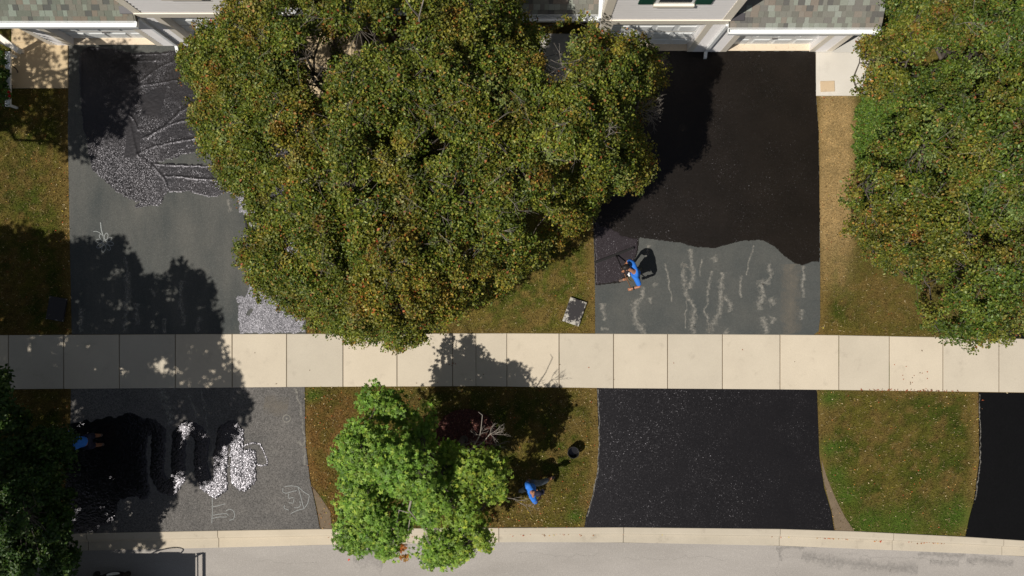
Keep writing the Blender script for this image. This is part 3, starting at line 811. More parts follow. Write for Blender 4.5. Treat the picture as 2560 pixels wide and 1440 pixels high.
# ------------------------------------------------------------------ houses
SH_COL = [(0.13, 0.125, 0.10), (0.17, 0.165, 0.135), (0.20, 0.17, 0.135), (0.25, 0.265, 0.225), (0.085, 0.08, 0.07), (0.15, 0.15, 0.12), (0.185, 0.15, 0.115), (0.22, 0.235, 0.19), (0.145, 0.135, 0.115)]
SH_G = [(0.115, 0.125, 0.095), (0.14, 0.145, 0.115), (0.15, 0.14, 0.11), (0.20, 0.23, 0.185), (0.07, 0.072, 0.062), (0.125, 0.14, 0.11), (0.165, 0.135, 0.10), (0.18, 0.20, 0.155), (0.13, 0.13, 0.10)]
SH_COL = [tuple(0.75 * v * 1.15 + 0.25 * 0.17 for v in c) for c in SH_COL]; SH_G = [tuple(0.8 * v * 1.1 + 0.2 * 0.14 for v in c) for c in SH_G]
SLOPE = math.atan(0.5)
tab_cache = {}
def tab_mesh(w, th, ci, pal):
    key = (w, th, ci, pal)
    if key in tab_cache: return tab_cache[key]
    c, s = math.cos(SLOPE), math.sin(SLOPE)
    L = 0.165
    pts = []
    for z in (0, th):
        for (x, y) in ((0.002, 0), (w - 0.002, 0), (w - 0.002 + 0.004, L), (0.006, L)):
            zz = z if y == 0 else z * 0.3
            pts.append((x, y * c - zz * s, y * s + zz * c))
    m = MB().hexa(pts)
    me = bpy.data.meshes.new('shingle'); me.from_pydata(m.v, [], m.f); me.update()
    a = me.attributes.new('col', 'FLOAT_COLOR', 'POINT')
    col = (SH_COL if pal == 0 else SH_G)[ci]
    a.data.foreach_set('color', np.tile(np.array([*col, 1.0], dtype=np.float32), 8))
    me.materials.append(M['shingle'])
    tab_cache[key] = me
    return me

def low_roof(house, xa, xb, Yw, over, pal, rows=7, xs0=None, xs1=None):
    """shed roof over a garage or porch: deck, gutter, fascia and single shingle tabs"""
    y0 = Yw - over + 0.14; z0 = 2.60
    c, s = math.cos(SLOPE), math.sin(SLOPE); Ls = 3.2
    rf = MB().hexa([(xa, y0, z0 - 0.12), (xb, y0, z0 - 0.12), (xb, y0 + Ls * c, z0 - 0.12 + Ls * s), (xa, y0 + Ls * c, z0 - 0.12 + Ls * s),
                    (xa, y0, z0), (xb, y0, z0), (xb, y0 + Ls * c, z0 + Ls * s), (xa, y0 + Ls * c, z0 + Ls * s)])
    deck = simple('roof_deck_%d' % pal, (0.15, 0.145, 0.12), 0.95, 0.3, 6)
    r = rf.build('roof', deck, house)
    ORIG[r.name] = ORIG[house.name] * 0
    # children of roof: roof object sits at world zero
    g = MB()
    yf = Yw - over
    g.box(xa - 0.01, xb + 0.01, yf, yf + 0.012, 2.47, 2.60); g.box(xa - 0.01, xb + 0.01, yf + 0.012, yf + 0.128, 2.47, 2.482)
    g.box(xa - 0.01, xb + 0.01, yf + 0.128, yf + 0.14, 2.482, 2.62); g.box(xa - 0.01, xb + 0.01, yf - 0.008, yf + 0.03, 2.60, 2.612)
    for xx in (xa - 0.022, xb + 0.01): g.box(xx, xx + 0.012, yf, yf + 0.14, 2.47, 2.602)
    g.build('gutter', M['white'], house)
    if over > 0.15:
        MB().box(xa, xb, yf + 0.142, Yw + 0.02, 2.45, 2.468).build('soffit', M['white'], house)
    sx0 = xa if xs0 is None else xs0; sx1 = xb if xs1 is None else xs1
    for i in range(rows):
        x = sx0 - random.uniform(0, 0.12)
        x = max(x, xa)
        while x < sx1 - 0.05:
            w = random.choice([0.11, 0.14, 0.17, 0.20])
            if x + w > sx1: w = round(sx1 - x, 2)
            if w < 0.03: break
            me = tab_mesh(w, random.choice([0.008, 0.016]), random.randrange(9), pal)
            o = bpy.data.objects.new('shingle', me)
            d = i * 0.142 - 0.02
            o.location = (x, y0 + d * c - 0.004 * s, z0 + d * s + 0.004 * c + i * 0.0012)
            COL.objects.link(o); o.parent = r
            x += w
    return r

def siding(house, xa, xb, y, z0, z1, ex=0.165):
    z = z0
    while z < z1 - 0.02:
        t = min(z + ex, z1)
        MB().hexa([(xa, y - 0.034, z), (xb, y - 0.034, z), (xb, y, z), (xa, y, z), (xa, y - 0.006, t + 0.004), (xb, y - 0.006, t + 0.004), (xb, y, t + 0.004), (xa, y, t + 0.004)]).build('siding_board', M['siding'], house)
        z = t + 0.004 if t < z1 else z1

def garage_door(house, xa, xb, Yw):
    y = Yw + 0.18
    d = MB().box(xa, xb, y, y + 0.05, 0.035, 2.30).build('garage_door', M['door'], house)
    ORIG[d.name] = Vector((0, 0, 0))
    nc = 4 if xb - xa < 3 else 8
    cw = (xb - xa) / nc
    for r in range(4):
        z0 = 0.035 + r * 0.566
        for c in range(nc):
            x0 = xa + c * cw + 0.06; x1 = xa + (c + 1) * cw - 0.06; za, zb = z0 + 0.10, z0 + 0.47
            # recessed groove look: a bevelled raised field
            v = [(x0, y, za), (x1, y, za), (x1, y, zb), (x0, y, zb), (x0 + 0.035, y - 0.022, za + 0.035), (x1 - 0.035, y - 0.022, za + 0.035), (x1 - 0.035, y - 0.022, zb - 0.035), (x0 + 0.035, y - 0.022, zb - 0.035)]
            f = [(7, 6, 5, 4)[::-1], (0, 1, 5, 4), (1, 2, 6, 5), (2, 3, 7, 6), (3, 0, 4, 7)]
            mk('door_panel', v, f, M['doorpan'], d)
        if r: MB().box(xa, xb, y - 0.004, y + 0.002, z0 - 0.008, z0 + 0.004).build('joint_strip', M['wall_in'], d)
    MB().box(xa - 0.02, xb + 0.02, Yw - 0.005, Yw + 0.18, -0.02, 0.034).build('threshold', M['apron'], house)
    MB().box((xa + xb) / 2 - 0.07, (xa + xb) / 2 + 0.07, y - 0.05, y - 0.024, 0.62, 0.65).build('door_handle', M['blackmetal'], house)

def house(name, label, Yw, mir, pal):
    """pixel positions are for the right-hand house; mir maps them for its mirror twin"""
    X = (lambda p: GX(p)) if mir is None else (lambda p: GX(mir - p))
    def R(a, b):
        u, v = X(a), X(b)
        return (u, v) if u < v else (v, u)
    h = thing(name, label, 'house', (GX(1770 if mir is None else mir - 1770), Yw + 4, 0))
    b = MB()
    b.box(*R(1483, 2074), Yw + 0.235, Yw + 8, 0, 2.45)
    b.box(*R(1125, 1483), Yw + 1.5, Yw + 8, 0, 2.45)
    b.box(*R(2074, 2260), Yw + 1.7, Yw + 8, 0, 2.45)
    b.build('ground_floor', M['wall_in'], h)
    for a, c in ((1483, 1507), (1717, 1815), (2022, 2078)):
        x0, x1 = R(a, c)
        MB().box(x0, x1, Yw, Yw + 0.233, 0, 2.45).build('wall', M['siding'], h)
    for a, c in ((1731, 1800), (2036, 2064)):
        siding(h, *R(a, c), Yw, 0.02, 2.44, 0.11)
    for a, c in ((1481, 1507), (1717, 1731), (1800, 1815), (2022, 2036), (2064, 2079)):
        x0, x1 = R(a, c)
        MB().box(x0, x1, Yw - 0.03, Yw, 0.0, 2.45).build('trim_board', M['trim'], h)
    for a, c in ((1507, 1717), (1815, 2022)):
        x0, x1 = R(a, c)
        garage_door(h, x0 + 0.003, x1 - 0.003, Yw)
        MB().box(x0, x1, Yw + 0.01, Yw + 0.2, 2.302, 2.448).build('door_header', M['trim'], h)
    # second floor
    x0, x1 = R(1479, 1759)
    MB().box(x0, x1, Yw + 0.0, Yw + 8.1, 2.452, 5.6).build('upper_wall', M['siding'], h)
    MB().box(x0 - 0.02, x1 + 0.02, Yw - 0.05, Yw - 0.001, 2.455, 2.76).build('trim_band', M['trim'], h)
    MB().box(x0 - 0.03, x1 + 0.03, Yw - 0.062, Yw - 0.051, 2.735, 2.762).build('drip_cap', M['trim'], h)
    siding(h, x0 + 0.18, x1 - 0.18, Yw - 0.001, 2.78, 5.55)
    for u in (x0 - 0.03, x1 - 0.18):
        MB().box(u, u + 0.21, Yw - 0.04, Yw - 0.002, 2.78, 5.58).build('corner_board', M['trim'], h)
    for u in (x0 - 0.032, x1 + 0.002):
        MB().box(u, u + 0.03, Yw - 0.001, Yw + 0.16, 2.78, 5.58).build('corner_board', M['trim'], h)
    # window with shutters
    wx0, wx1 = R(1576, 1655)
    w = MB().box(wx0, wx1, Yw - 0.055, Yw - 0.027, 3.95, 5.2).build('window', M['white'], h); ORIG[w.name] = Vector((0, 0, 0))
    for q in range(2):
        za = 4.02 + q * 0.59
        MB().box(wx0 + 0.07, wx1 - 0.07, Yw - 0.060, Yw - 0.0552, za, za + 0.54).build('pane', M['glass'], w)
    MB().box(wx0 - 0.03, wx1 + 0.03, Yw - 0.11, Yw - 0.027, 3.84, 3.948).build('sill', M['trim'], w)
    for a, c in ((1541, 1573), (1658, 1692)):
        u0, u1 = R(a, c)
        s = MB().box(u0, u1, Yw - 0.062, Yw - 0.027, 3.93, 5.2).build('shutter', M['green'], h); ORIG[s.name] = Vector((0, 0, 0))
        for q in range(3):
            MB().box(u0 + 0.05, u1 - 0.05, Yw - 0.07, Yw - 0.0625, 4.0 + q * 0.40, 4.33 + q * 0.40).build('shutter_panel', M['green'], s)
    # upper gable roof
    xm = (x0 + x1) / 2
    mk('upper_roof', [(x0 - 0.4, Yw - 0.3, 5.55), (x1 + 0.4, Yw - 0.3, 5.55), (xm, Yw - 0.3, 7.0), (x0 - 0.4, Yw + 8.5, 5.55), (x1 + 0.4, Yw + 8.5, 5.55), (xm, Yw + 8.5, 7.0)],
       [(0, 1, 2), (4, 3, 5), (0, 2, 5, 3), (2, 1, 4, 5), (1, 0, 3, 4)], simple('upper_roof', (0.15, 0.145, 0.12), 0.95, 0.3, 6, fine=20), h)
    # low roofs
    a, c = R(1762, 2098)
    low_roof(h, a, c, Yw, 0.33, pal)
    a, c = R(1125, 1476)
    vis = R(1270, 1476) if mir is None else R(1380, 1476)
    low_roof(h, a, c, Yw, 0.0, pal, 5, vis[0], vis[1])
    # raking white edge where the low roof meets the upper wall, and dark flashing
    u = X(1762); sg = 1 if mir is None else -1
    a, c = sorted((u - sg * 0.0, u + sg * 0.34))
    MB().hexa([(a, Yw - 0.04, 2.70), (c, Yw - 0.04, 2.70), (c, Yw + 0.12, 2.78), (a, Yw + 0.12, 2.78), (a, Yw - 0.04, 2.73), (c, Yw - 0.04, 2.73), (c, Yw + 0.12, 2.81), (a, Yw + 0.12, 2.81)]).build('flashing', M['blackmetal'], h)
    a, c = sorted((X(1478), X(1472)))
    MB().hexa([(a - .02, Yw - 0.0, 2.62), (c, Yw - 0.0, 2.62), (c, Yw + 2.6, 3.92), (a - .02, Yw + 2.6, 3.92), (a - .02, Yw, 2.74), (c, Yw, 2.74), (c, Yw + 2.6, 4.04), (a - .02, Yw + 2.6, 4.04)]).build('rake_board', M['white'], h)
    # downspout
    dx = X(1761)
    MB().box(dx - 0.042, dx + 0.042, Yw - 0.10, Yw - 0.032, 0.14, 2.47).hexa([(dx - 0.042, Yw - 0.24, 0.03), (dx + 0.042, Yw - 0.24, 0.03), (dx + 0.042, Yw - 0.10, 0.10), (dx - 0.042, Yw - 0.10, 0.10),
        (dx - 0.042, Yw - 0.24, 0.10), (dx + 0.042, Yw - 0.24, 0.10), (dx + 0.042, Yw - 0.101, 0.2), (dx - 0.042, Yw - 0.101, 0.2)]).build('downspout', M['white'], h)
    # porch doors and outer post
    a, c = R(1390, 1450)
    MB().box(a, c, Yw + 1.44, Yw + 1.498, 0.05, 2.1).build('entry_door', M['wall_in'], h)
    a, c = R(2100, 2162)
    MB().box(a, c, Yw + 1.64, Yw + 1.698, 0.05, 2.1).build('entry_door', M['wall_in'], h)
    return h
house('house', 'pale sided house at the upper right whose garages face the fully sealed driveway', GY(127), None, 0)
house('house', 'pale sided house at the upper left whose low garage roof has greenish shingles', GY(112), 2208 , 1)

# ------------------------------------------------------------------ white railing with shrub at the left porch
rl = thing('railing', 'low white rail at the left edge beside the mottled tan landing', 'railing', (GX(70), GY(170), 0))
v1 = Vector(G(21, 262, 0.4)); v0 = Vector(G(21, 134, 0.4))
for q in (v0, v1): MB().box(q.x - 0.03, q.x + 0.03, q.y - 0.03, q.y + 0.03, 0, 0.37).build('post', M['white'], rl)
MB().box(v1.x - 0.07, v1.x + 0.07, v1.y - 0.05, v0.y + 0.05, 0.371, 0.44).build('rail', M['white'], rl)
pm = thing('porch_canopy', 'cream beam of a small porch roof at the far upper left edge', 'porch roof', (GX(40), GY(120), 0))
q = [Vector(G(x, y, 2.4)) for x, y in ((-60, 58), (42, 132), (48, 122), (-50, 48))]
MB().hexa([(p.x, p.y, 2.25) for p in q] + [(p.x, p.y, 2.42) for p in q]).build('beam', M['trim'], pm)
q2 = Vector(G(-70, 68, 2.2)); MB().box(q2.x - 0.05, q2.x + 0.05, q2.y - 0.05, q2.y + 0.05, 0, 2.249).build('post', M['trim'], pm)

# ------------------------------------------------------------------ trees
def tubes(segs, n=4):
    """segs: list of (p0,p1,r0,r1) -> V,F"""
    P0 = np.array([s[0] for s in segs], float); P1 = np.array([s[1] for s in segs], float)
    R0 = np.array([s[2] for s in segs]); R1 = np.array([s[3] for s in segs])
    D = P1 - P0; D /= np.linalg.norm(D, axis=1)[:, None] + 1e-9
    up = np.where(np.abs(D[:, 2:3]) > 0.9, np.array([[0., 1, 0]]), np.array([[0., 0, 1]]))
    U = np.cross(D, up); U /= np.linalg.norm(U, axis=1)[:, None] + 1e-9
    W = np.cross(D, U)
    a = np.linspace(0, 2 * np.pi, n, endpoint=False)
    ring = U[:, None] * np.cos(a)[None, :, None] + W[:, None] * np.sin(a)[None, :, None]
    V = np.concatenate([P0[:, None] + ring * R0[:, None, None], P1[:, None] + ring * R1[:, None, None]], 1).reshape(-1, 3)
    b = (np.arange(len(segs)) * 2 * n)[:, None]
    Fc = np.concatenate([b + np.array([[k, (k + 1) % n, n + (k + 1) % n, n + k]]) for k in range(n)], 1).reshape(-1, 4)
    return V, Fc

def limb(p0, p1, r0, r1, n=5, wob=0.12, sag=0.0):
    p0 = np.array(p0, float); p1 = np.array(p1, float); L = np.linalg.norm(p1 - p0)
    pts = [p0 + (p1 - p0) * t + (rng.normal(size=3) * wob * L * math.sin(math.pi * t) * 0.5) + np.array([0, 0, 1]) * sag * L * math.sin(math.pi * t) for t in np.linspace(0, 1, n + 1)]
    rr = np.linspace(r0, r1, n + 1)
    return [(pts[i], pts[i + 1], rr[i], rr[i + 1]) for i in range(n)], pts

def bare_spray(p, d, L, r, depth, segs, spread=0.6):
    p = np.array(p, float); d = np.array(d, float); d /= np.linalg.norm(d)
    q = p + d * L * 0.5 + rng.normal(size=3) * 0.04 * L; e = q + (d + rng.normal(size=3) * 0.15) * L * 0.5
    segs.append((p, q, r, r * 0.8)); segs.append((q, e, r * 0.8, r * 0.6))
    if depth <= 0: return
    for s0, k in ((q, 2), (e, 2)):
        for _ in range(k):
            nd = d + rng.normal(size=3) * spread * np.array([1, 1, 0.5])
            bare_spray(s0, nd, L * rng.uniform(0.55, 0.8), r * 0.6, depth - 1, segs, spread)

def crown_points(poly, n, zedge, ztop, dome, holes=(), deep=0.45, bumpz=0.55, depth=1.8, margin=10, union=None):
    P = np.array(poly); x0, y0 = P.min(0); x1, y1 = P.max(0)
    out = []
    tot = 0
    while tot < n:
        px, py = scatter(n * 2, x0, x1, y0, y1)
        k = inside(px, py, poly)
        d = dist_line(px, py, poly, True)
        k &= (d > margin * rng.random(len(px)))
        # uneven density: thin places open gaps
        k &= (vn.fbm(px / 55, py / 55, 2) + rng.random(len(px)) * 0.8) > 0.52
        for (hx, hy, hrx, hry) in holes: k &= ((px - hx) / (hrx * 1.15 + 8)) ** 2 + ((py - hy) / (hry * 1.15 + 8)) ** 2 > rng.uniform(0.6, 1.1, len(px))
        px, py, d = px[k], py[k], d[k]
        t = np.clip((dist_line(px, py, union, True) if union else d) / dome, 0, 1)
        top = zedge + (ztop - zedge) * np.sqrt(1 - (1 - t) ** 2) + (vn2.fbm(px / 90, py / 90, 2) - 0.5) * bumpz * 2
        dz = np.where(rng.random(len(px)) < deep, rng.uniform(0.5, depth, len(px)), rng.uniform(0, 0.35, len(px)))
        z = np.maximum(top - dz, zedge - 0.9)
        out.append(np.stack([(px - 1280) * (H - z) / F, (720 - py) * (H - z) / F, z], 1)); tot += len(px)
    return np.concatenate(out)[:n]

def shadow_points(poly, n, z0, z1, thin=0.35):
    """crown points of a tree whose shade covers the outlined ground"""
    P = np.array(poly); a0, b0 = P.min(0); a1, b1 = P.max(0)
    px, py = scatter(n * 6, a0, a1, b0, b1)
    k = inside(px, py, poly) & ((vn.fbm(px / 60, py / 60, 2) + rng.random(len(px)) * 0.8) > thin)
    px, py = px[k][:n], py[k][:n]
    z = rng.uniform(z0, z1, len(px))
    return np.stack([(px - 1280) / 88 - SH[0] * z, (720 - py) / 88 - SH[1] * z, z], 1)

def foliage(name, centers, per, rad, L, pal, w, parent, mat='leaf', up=0.7, flat=0.7, tint=None, kind='stuff', star=False):
    n = len(centers) * per
    ci = np.repeat(np.arange(len(centers)), per)
    rr = rad * rng.uniform(0.6, 1.35, len(centers))[ci]
    v = rng.normal(size=(n, 3)); v /= np.linalg.norm(v, axis=1)[:, None]
    v[:, 2] = np.abs(v[:, 2]) * 1.0 - 0.35
    P = centers[ci] + v * (rr * rng.random(n) ** 0.45)[:, None] * np.array([1, 1, flat])
    N = rand_normals(n, up) + v * 0.5
    N /= np.linalg.norm(N, axis=1)[:, None]
    c = pick(pal, w, n)
    cw = pick(pal, w, len(centers))[ci]
    c = c * 0.72 + cw * 0.28
    c *= rng.uniform(0.65, 1.35, (n, 1))
    if tint is not None: c = tint(P, c)
    LL = L * rng.uniform(0.65, 1.3, n)
    if star:
        Vs, Fs, Cs = [], [], []
        a = rng.normal(size=(n, 3)); T = a - (a * N).sum(1)[:, None] * N; T /= np.linalg.norm(T, axis=1)[:, None]
        B = np.cross(N, T); off = 0
        for ang, sc in ((0, 1.0), (0.95, 0.85), (-0.95, 0.85), (1.9, 0.55), (-1.9, 0.55)):
            D = T * math.cos(ang) + B * math.sin(ang); S = np.cross(N, D)
            l = (LL * sc * 0.62)[:, None]
            v0 = P; v2 = P + D * l - N * l * 0.28
            v1 = P + D * l * 0.5 + S * l * 0.24; v3 = P + D * l * 0.5 - S * l * 0.24
            Vs.append(np.stack([v0, v1, v2, v3], 1).reshape(-1, 3))
            b = (np.arange(n) * 4)[:, None] + off; off += 4 * n
            Fs.append(np.concatenate([b + np.array([[0, 1, 2]]), b + np.array([[0, 2, 3]])], 1).reshape(-1, 3)); Cs.append(np.repeat(c, 4, 0))
        return np_mesh(name, np.concatenate(Vs), np.concatenate(Fs), M[mat], parent, color=np.concatenate(Cs), kind=kind)
    V, Fc, cc = leaves(P, N, LL, LL * rng.uniform(0.55, 0.8, n), c)
    return np_mesh(name, V, Fc, M[mat], parent, color=cc, kind=kind)

def skeleton(root, centers, parent, fork, nl, r0, lean=(0, 0), twig_r=0.016, twig_frac=1.0):
    root = np.array(root, float)
    ft = root + np.array([lean[0], lean[1], fork])
    tr, tp = limb(root - np.array([0, 0, 0.1]), ft, r0, r0 * 0.72, 6, 0.05)
    V, Fc = tubes([(root + np.array([0, 0, -0.05]), root + np.array([0, 0, 0.25]), r0 * 1.5, r0)] + tr, 10)
    np_mesh('trunk', V, Fc, M['bark'], parent, smooth=True)
    # main limbs to spread targets, then side limbs from the nearest limb, then short branches
    def spread(k, start=None):
        idx = [int(rng.integers(len(centers)))]
        dd = np.linalg.norm(centers - centers[idx[0]], axis=1)
        for _ in range(k - 1):
            j = int(np.argmax(dd)); idx.append(j); dd = np.minimum(dd, np.linalg.norm(centers - centers[j], axis=1))
        return idx
    segs = []; nodes = []
    for j in spread(nl):
        tgt = centers[j] * 0.85 + ft * 0.15; tgt[2] = centers[j][2] - 0.75
        st = ft + np.array([0, 0, -rng.uniform(0, 0.5)])
        s, p = limb(st, tgt, r0 * rng.uniform(0.32, 0.5), 0.03, 7, 0.10, -0.05)
        segs += s; nodes += p[1:]
    for j in spread(nl * 4):
        q = np.array(nodes); tgt = centers[j] - np.array([0, 0, 0.35])
        dd_ = np.linalg.norm(q - tgt, axis=1) + 0.5 * np.maximum(0, q[:, 2] - tgt[2])
        st = q[int(np.argmin(dd_))]
        s, p = limb(st, tgt, 0.026, 0.012, 4, 0.16, -0.04)
        segs += s; nodes += p[1:]
    V, Fc = tubes(segs, 6)
    np_mesh('limbs', V, Fc, M['bark'], parent, smooth=True, kind='stuff')
    nodes = np.array(nodes); tw = []
    for c in centers:
        if rng.random() > twig_frac: continue
        d = np.linalg.norm(nodes - c, axis=1); q = nodes[int(np.argmin(d))]
        m = (q + c) / 2 + rng.normal(size=3) * 0.08
        tw.append((q, m, twig_r * 0.7, twig_r * 0.5)); tw.append((m, c, twig_r * 0.5, 0.005))
    V, Fc = tubes(tw, 4)
    np_mesh('branches', V, Fc, M['bark'], parent, kind='stuff')

def pale_twigs(centers, n, parent, L=0.32, r=0.0033, lift=0.15):
    n = int(n * 0.55)
    order = np.argsort(-centers[:, 2] + rng.normal(size=len(centers)) * 0.8)[:n]
    segs = []
    for j in order:
        p = centers[j] + np.array([rng.normal() * 0.1, rng.normal() * 0.1, lift * rng.uniform(0.5, 1.1)])
        d = rng.normal(size=3) * np.array([1, 1, 0.15]); d[2] += 0.15
        bare_spray(p, d, L * rng.uniform(0.4, 1.2), r * rng.uniform(0.7, 1.5), 1 if rng.random() < 0.7 else 2, segs, 0.55)
    V, Fc = tubes(segs, 3)
    np_mesh('twigs', V, Fc, M['twig'], parent, kind='stuff')

PEAR = [(0.075, 0.092, 0.009), (0.115, 0.125, 0.011), (0.175, 0.165, 0.017), (0.28, 0.225, 0.03), (0.36, 0.17, 0.03), (0.34, 0.055, 0.02), (0.038, 0.055, 0.008), (0.36, 0.33, 0.12)]
PW = [6, 7.5, 6.5, 3.8, 1.5, 0.7, 4, 1.2]
def pear_tint(P, c):
    a = vn.fbm(P[:, 0] * 0.9 + 40, P[:, 1] * 0.9 + 40, 3)[:, None]
    b = vn2.fbm(P[:, 0] * 2.2 + 10, P[:, 1] * 2.2 + 70, 2)[:, None]
    warm = np.clip((a - 0.5) * 5, 0, 1)
    grn = np.clip((P[:, 0:1] - 7.5) / 1.5, 0, 1)
    c = c * (1 - grn * np.array([0.20, 0.05, 0.0]))
    return c * 1.10 * (0.70 + 0.6 * b) * (1 + warm * np.array([0.05, 0.0, 0.03]) - (1 - warm) * np.array([0.20, 0.02, 0.0]))

def pear(label, poly, n, root, zedge, ztop, dome, holes=(), per=175, rad=0.25, L=0.064, tw=120, fork=2.0, r0=0.16, nl=11, union=None):
    t = thing('pear_tree', label, 'tree', root)
    cs = crown_points(poly, int(n * 1.25), zedge, ztop, dome, holes, union=union)
    skeleton(root, cs, t, fork, nl, r0)
    # loose sprigs reaching past the rim
    P = np.array(union or poly, float) if False else np.array(poly, float)
    sg = []
    for i in range(len(P)):
        a, b = P[i], P[(i + 1) % len(P)]; L0 = np.hypot(*(b - a)); nrm = np.array([b[1] - a[1], a[0] - b[0]]) / (L0 + 1e-6)
        for _ in range(int(L0 / 9)):
            q = a + (b - a) * rng.random()
            o = q + nrm * rng.choice([-1, 1]) * rng.uniform(0, 18)
            sg.append(G(o[0], o[1], zedge + rng.uniform(-0.6, 0.7)))
    sg = np.array(sg)
    foliage('outer_sprigs', sg, 26, 0.13, L, PEAR, PW, t, tint=pear_tint, up=0.25, flat=0.8)
    dn = [cs[int(np.argmin(np.linalg.norm(cs - q, axis=1)))] for q in sg]
    V_, F_ = tubes([(d_, q, 0.008, 0.003) for d_, q in zip(dn, sg)], 3); np_mesh('outer_twigs', V_, F_, M['bark'], t, kind='stuff')
    foliage('crown', cs, per, rad, L, PEAR, PW, t, tint=pear_tint, up=0.25, flat=0.8)
    pale_twigs(cs, tw, t)
    return t, cs

TA = [(440, 150), (470, 118), (482, 100), (500, 72), (545, 48), (556, 5), (550, -70), (800, -70), (860, 30), (850, 120), (850, 240), (850, 330), (880, 420), (905, 520), (915, 640), (930, 760), (905, 850), (868, 845),
      (810, 822), (765, 800), (710, 772), (655, 735), (615, 695), (602, 650), (608, 605), (640, 560), (625, 520), (575, 470), (548, 425), (505, 375), (492, 310), (478, 262), (500, 222), (470, 195)]
UNI = [(440, 150), (500, 72), (556, 5), (550, -70), (1310, -70), (1306, 40), (1385, 88), (1478, 55), (1530, 96), (1590, 95), (1662, 188), (1608, 258), (1598, 335), (1630, 432), (1555, 488), (1488, 530), (1440, 590), (1355, 660), (1215, 740), (1095, 815), (985, 868), (868, 845), (765, 800), (655, 735), (602, 650), (640, 560), (548, 425), (492, 310), (500, 222)]
TB = [(830, -70), (1310, -70), (1306, 40), (1335, 75), (1385, 88), (1405, 62), (1450, 48), (1478, 55), (1492, 85), (1530, 96), (1590, 95), (1640, 130), (1662, 188), (1645, 235), (1608, 258), (1600, 300), (1598, 335), (1618, 395), (1630, 432),
      (1595, 462), (1555, 488), (1505, 478), (1488, 530), (1440, 590), (1375, 608), (1355, 660), (1300, 690), (1215, 740), (1170, 772), (1095, 815), (1060, 845), (985, 868), (925, 850), (880, 845), (880, 640), (860, 500), (820, 380), (815, 240), (830, 60)]
ta, csa = pear('broad autumn pear tree overhanging the wet sealer sheet, west of its larger neighbour', TA, 860, (GX(905), GY(420), 0), 3.3, 6.6, 190,
     holes=[(822, 128, 74, 42), (905, 95, 70, 28), (790, 195, 30, 26), (1010, 48, 26, 22), (735, 36, 38, 16), (800, 260, 22, 30), (845, 375, 26, 20), (640, 190, 18, 14), (700, 480, 16, 20), (730, 620, 18, 14)], tw=110, union=UNI)
tb, csb = pear('largest autumn pear tree in the middle, its right side reaching over the sealed driveway', TB, 1330, (GX(1215), GY(400), 0), 3.6, 7.6, 260,
     holes=[(930, 95, 62, 28), (860, 120, 50, 40), (820, 195, 30, 30), (1010, 48, 26, 30), (1370, 30, 30, 70), (1430, 60, 24, 26), (1395, 120, 30, 50), (1385, 190, 18, 22), (990, 290, 20, 18), (1250, 240, 16, 14), (1445, 400, 20, 16), (1090, 360, 24, 22), (1150, 480, 22, 26), (1300, 430, 18, 14), (1330, 560, 30, 30), (1010, 560, 22, 18), (1160, 620, 18, 24)], tw=230, union=UNI, r0=0.2, nl=13)
# dead spray at the right rim of the large pear tree
segs = []
p0 = G(1560, 280, 4.0); p1 = G(1600, 277, 4.3)
segs.append((np.array(p0), np.array(p1), 0.02, 0.016))
for d, L_ in (((1, 0.35, 0.1), 0.28), ((1, -0.45, 0.05), 0.30), ((0.8, 0.8, 0.2), 0.22), ((1, 0, 0.3), 0.26), ((0.6, -0.8, 0), 0.2)):
    bare_spray(p1, d, L_ * 0.9, 0.0075, 3, segs, 0.5)
V, Fc = tubes(segs, 4); np_mesh('dead_branch', V, Fc, M['twig'], tb, kind='stuff')
segs = []
for a, b, r in ((G(1058, 112, 5.6), G(1051, 70, 6.6), 0.028), (G(1051, 70, 6.6), G(1048, 42, 7.2), 0.026), (G(1048, 42, 7.2), G(1028, 20, 7.6), 0.02), (G(1028, 20, 7.6), G(1010, -8, 7.9), 0.015), (G(1048, 42, 7.2), G(1055, 15, 7.7), 0.017), (G(1055, 15, 7.7), G(1062, -12, 7.9), 0.013)):
    segs.append((np.array(a), np.array(b), r, r * 0.85))
for (x, y, x2, y2) in ((1290, 290, 1258, 265), (1262, 320, 1225, 345), (1180, 260, 1215, 215), (1170, 545, 1225, 505), (1225, 505, 1240, 500), (1085, 480, 1105, 470), (1210, 575, 1255, 585), (1480, 345, 1520, 330), (1030, 240, 1065, 205), (1105, 130, 1060, 125), (1440, 180, 1415, 165)):
    bare_spray(G(x, y, 6.7), np.array(G(x2, y2, 6.9)) - np.array(G(x, y, 6.6)), 0.42, 0.009, 2, segs, 0.5)
V, Fc = tubes(segs, 5); np_mesh('pale_limbs', V, Fc, M['twig'], tb, kind='stuff')

TC = [(2760, 120), (2560, 135), (2440, 165), (2340, 195), (2290, 235), (2240, 300), (2215, 350), (2175, 385), (2145, 435), (2112, 515), (2128, 590), (2185, 640), (2262, 680), (2305, 705), (2312, 760), (2292, 808), (2370, 845), (2440, 862), (2560, 835), (2760, 840)]
TD = [(2235, -70), (2225, 22), (2238, 55), (2185, 90), (2142, 112), (2175, 150), (2182, 190), (2140, 212), (2190, 238), (2255, 255), (2310, 232), (2345, 200), (2400, 165), (2480, 165), (2760, 165), (2760, -70)]
tc, csc = pear('autumn pear tree filling the right edge above the long green lawn strip', TC, 620, (GX(2300), GY(470), 0), 3.3, 6.6, 200, holes=[(2400, 660, 22, 14), (2520, 400, 16, 18)], tw=130)
td, csd = pear('autumn pear tree in the top right corner touching the shingled garage roof', TD, 400, (GX(2330), GY(215), 0), 3.6, 6.4, 150, holes=[(2290, 160, 46, 26), (2380, 128, 60, 16), (2500, 160, 50, 18), (2195, 90, 26, 14), (2310, 215, 26, 16)], tw=60)

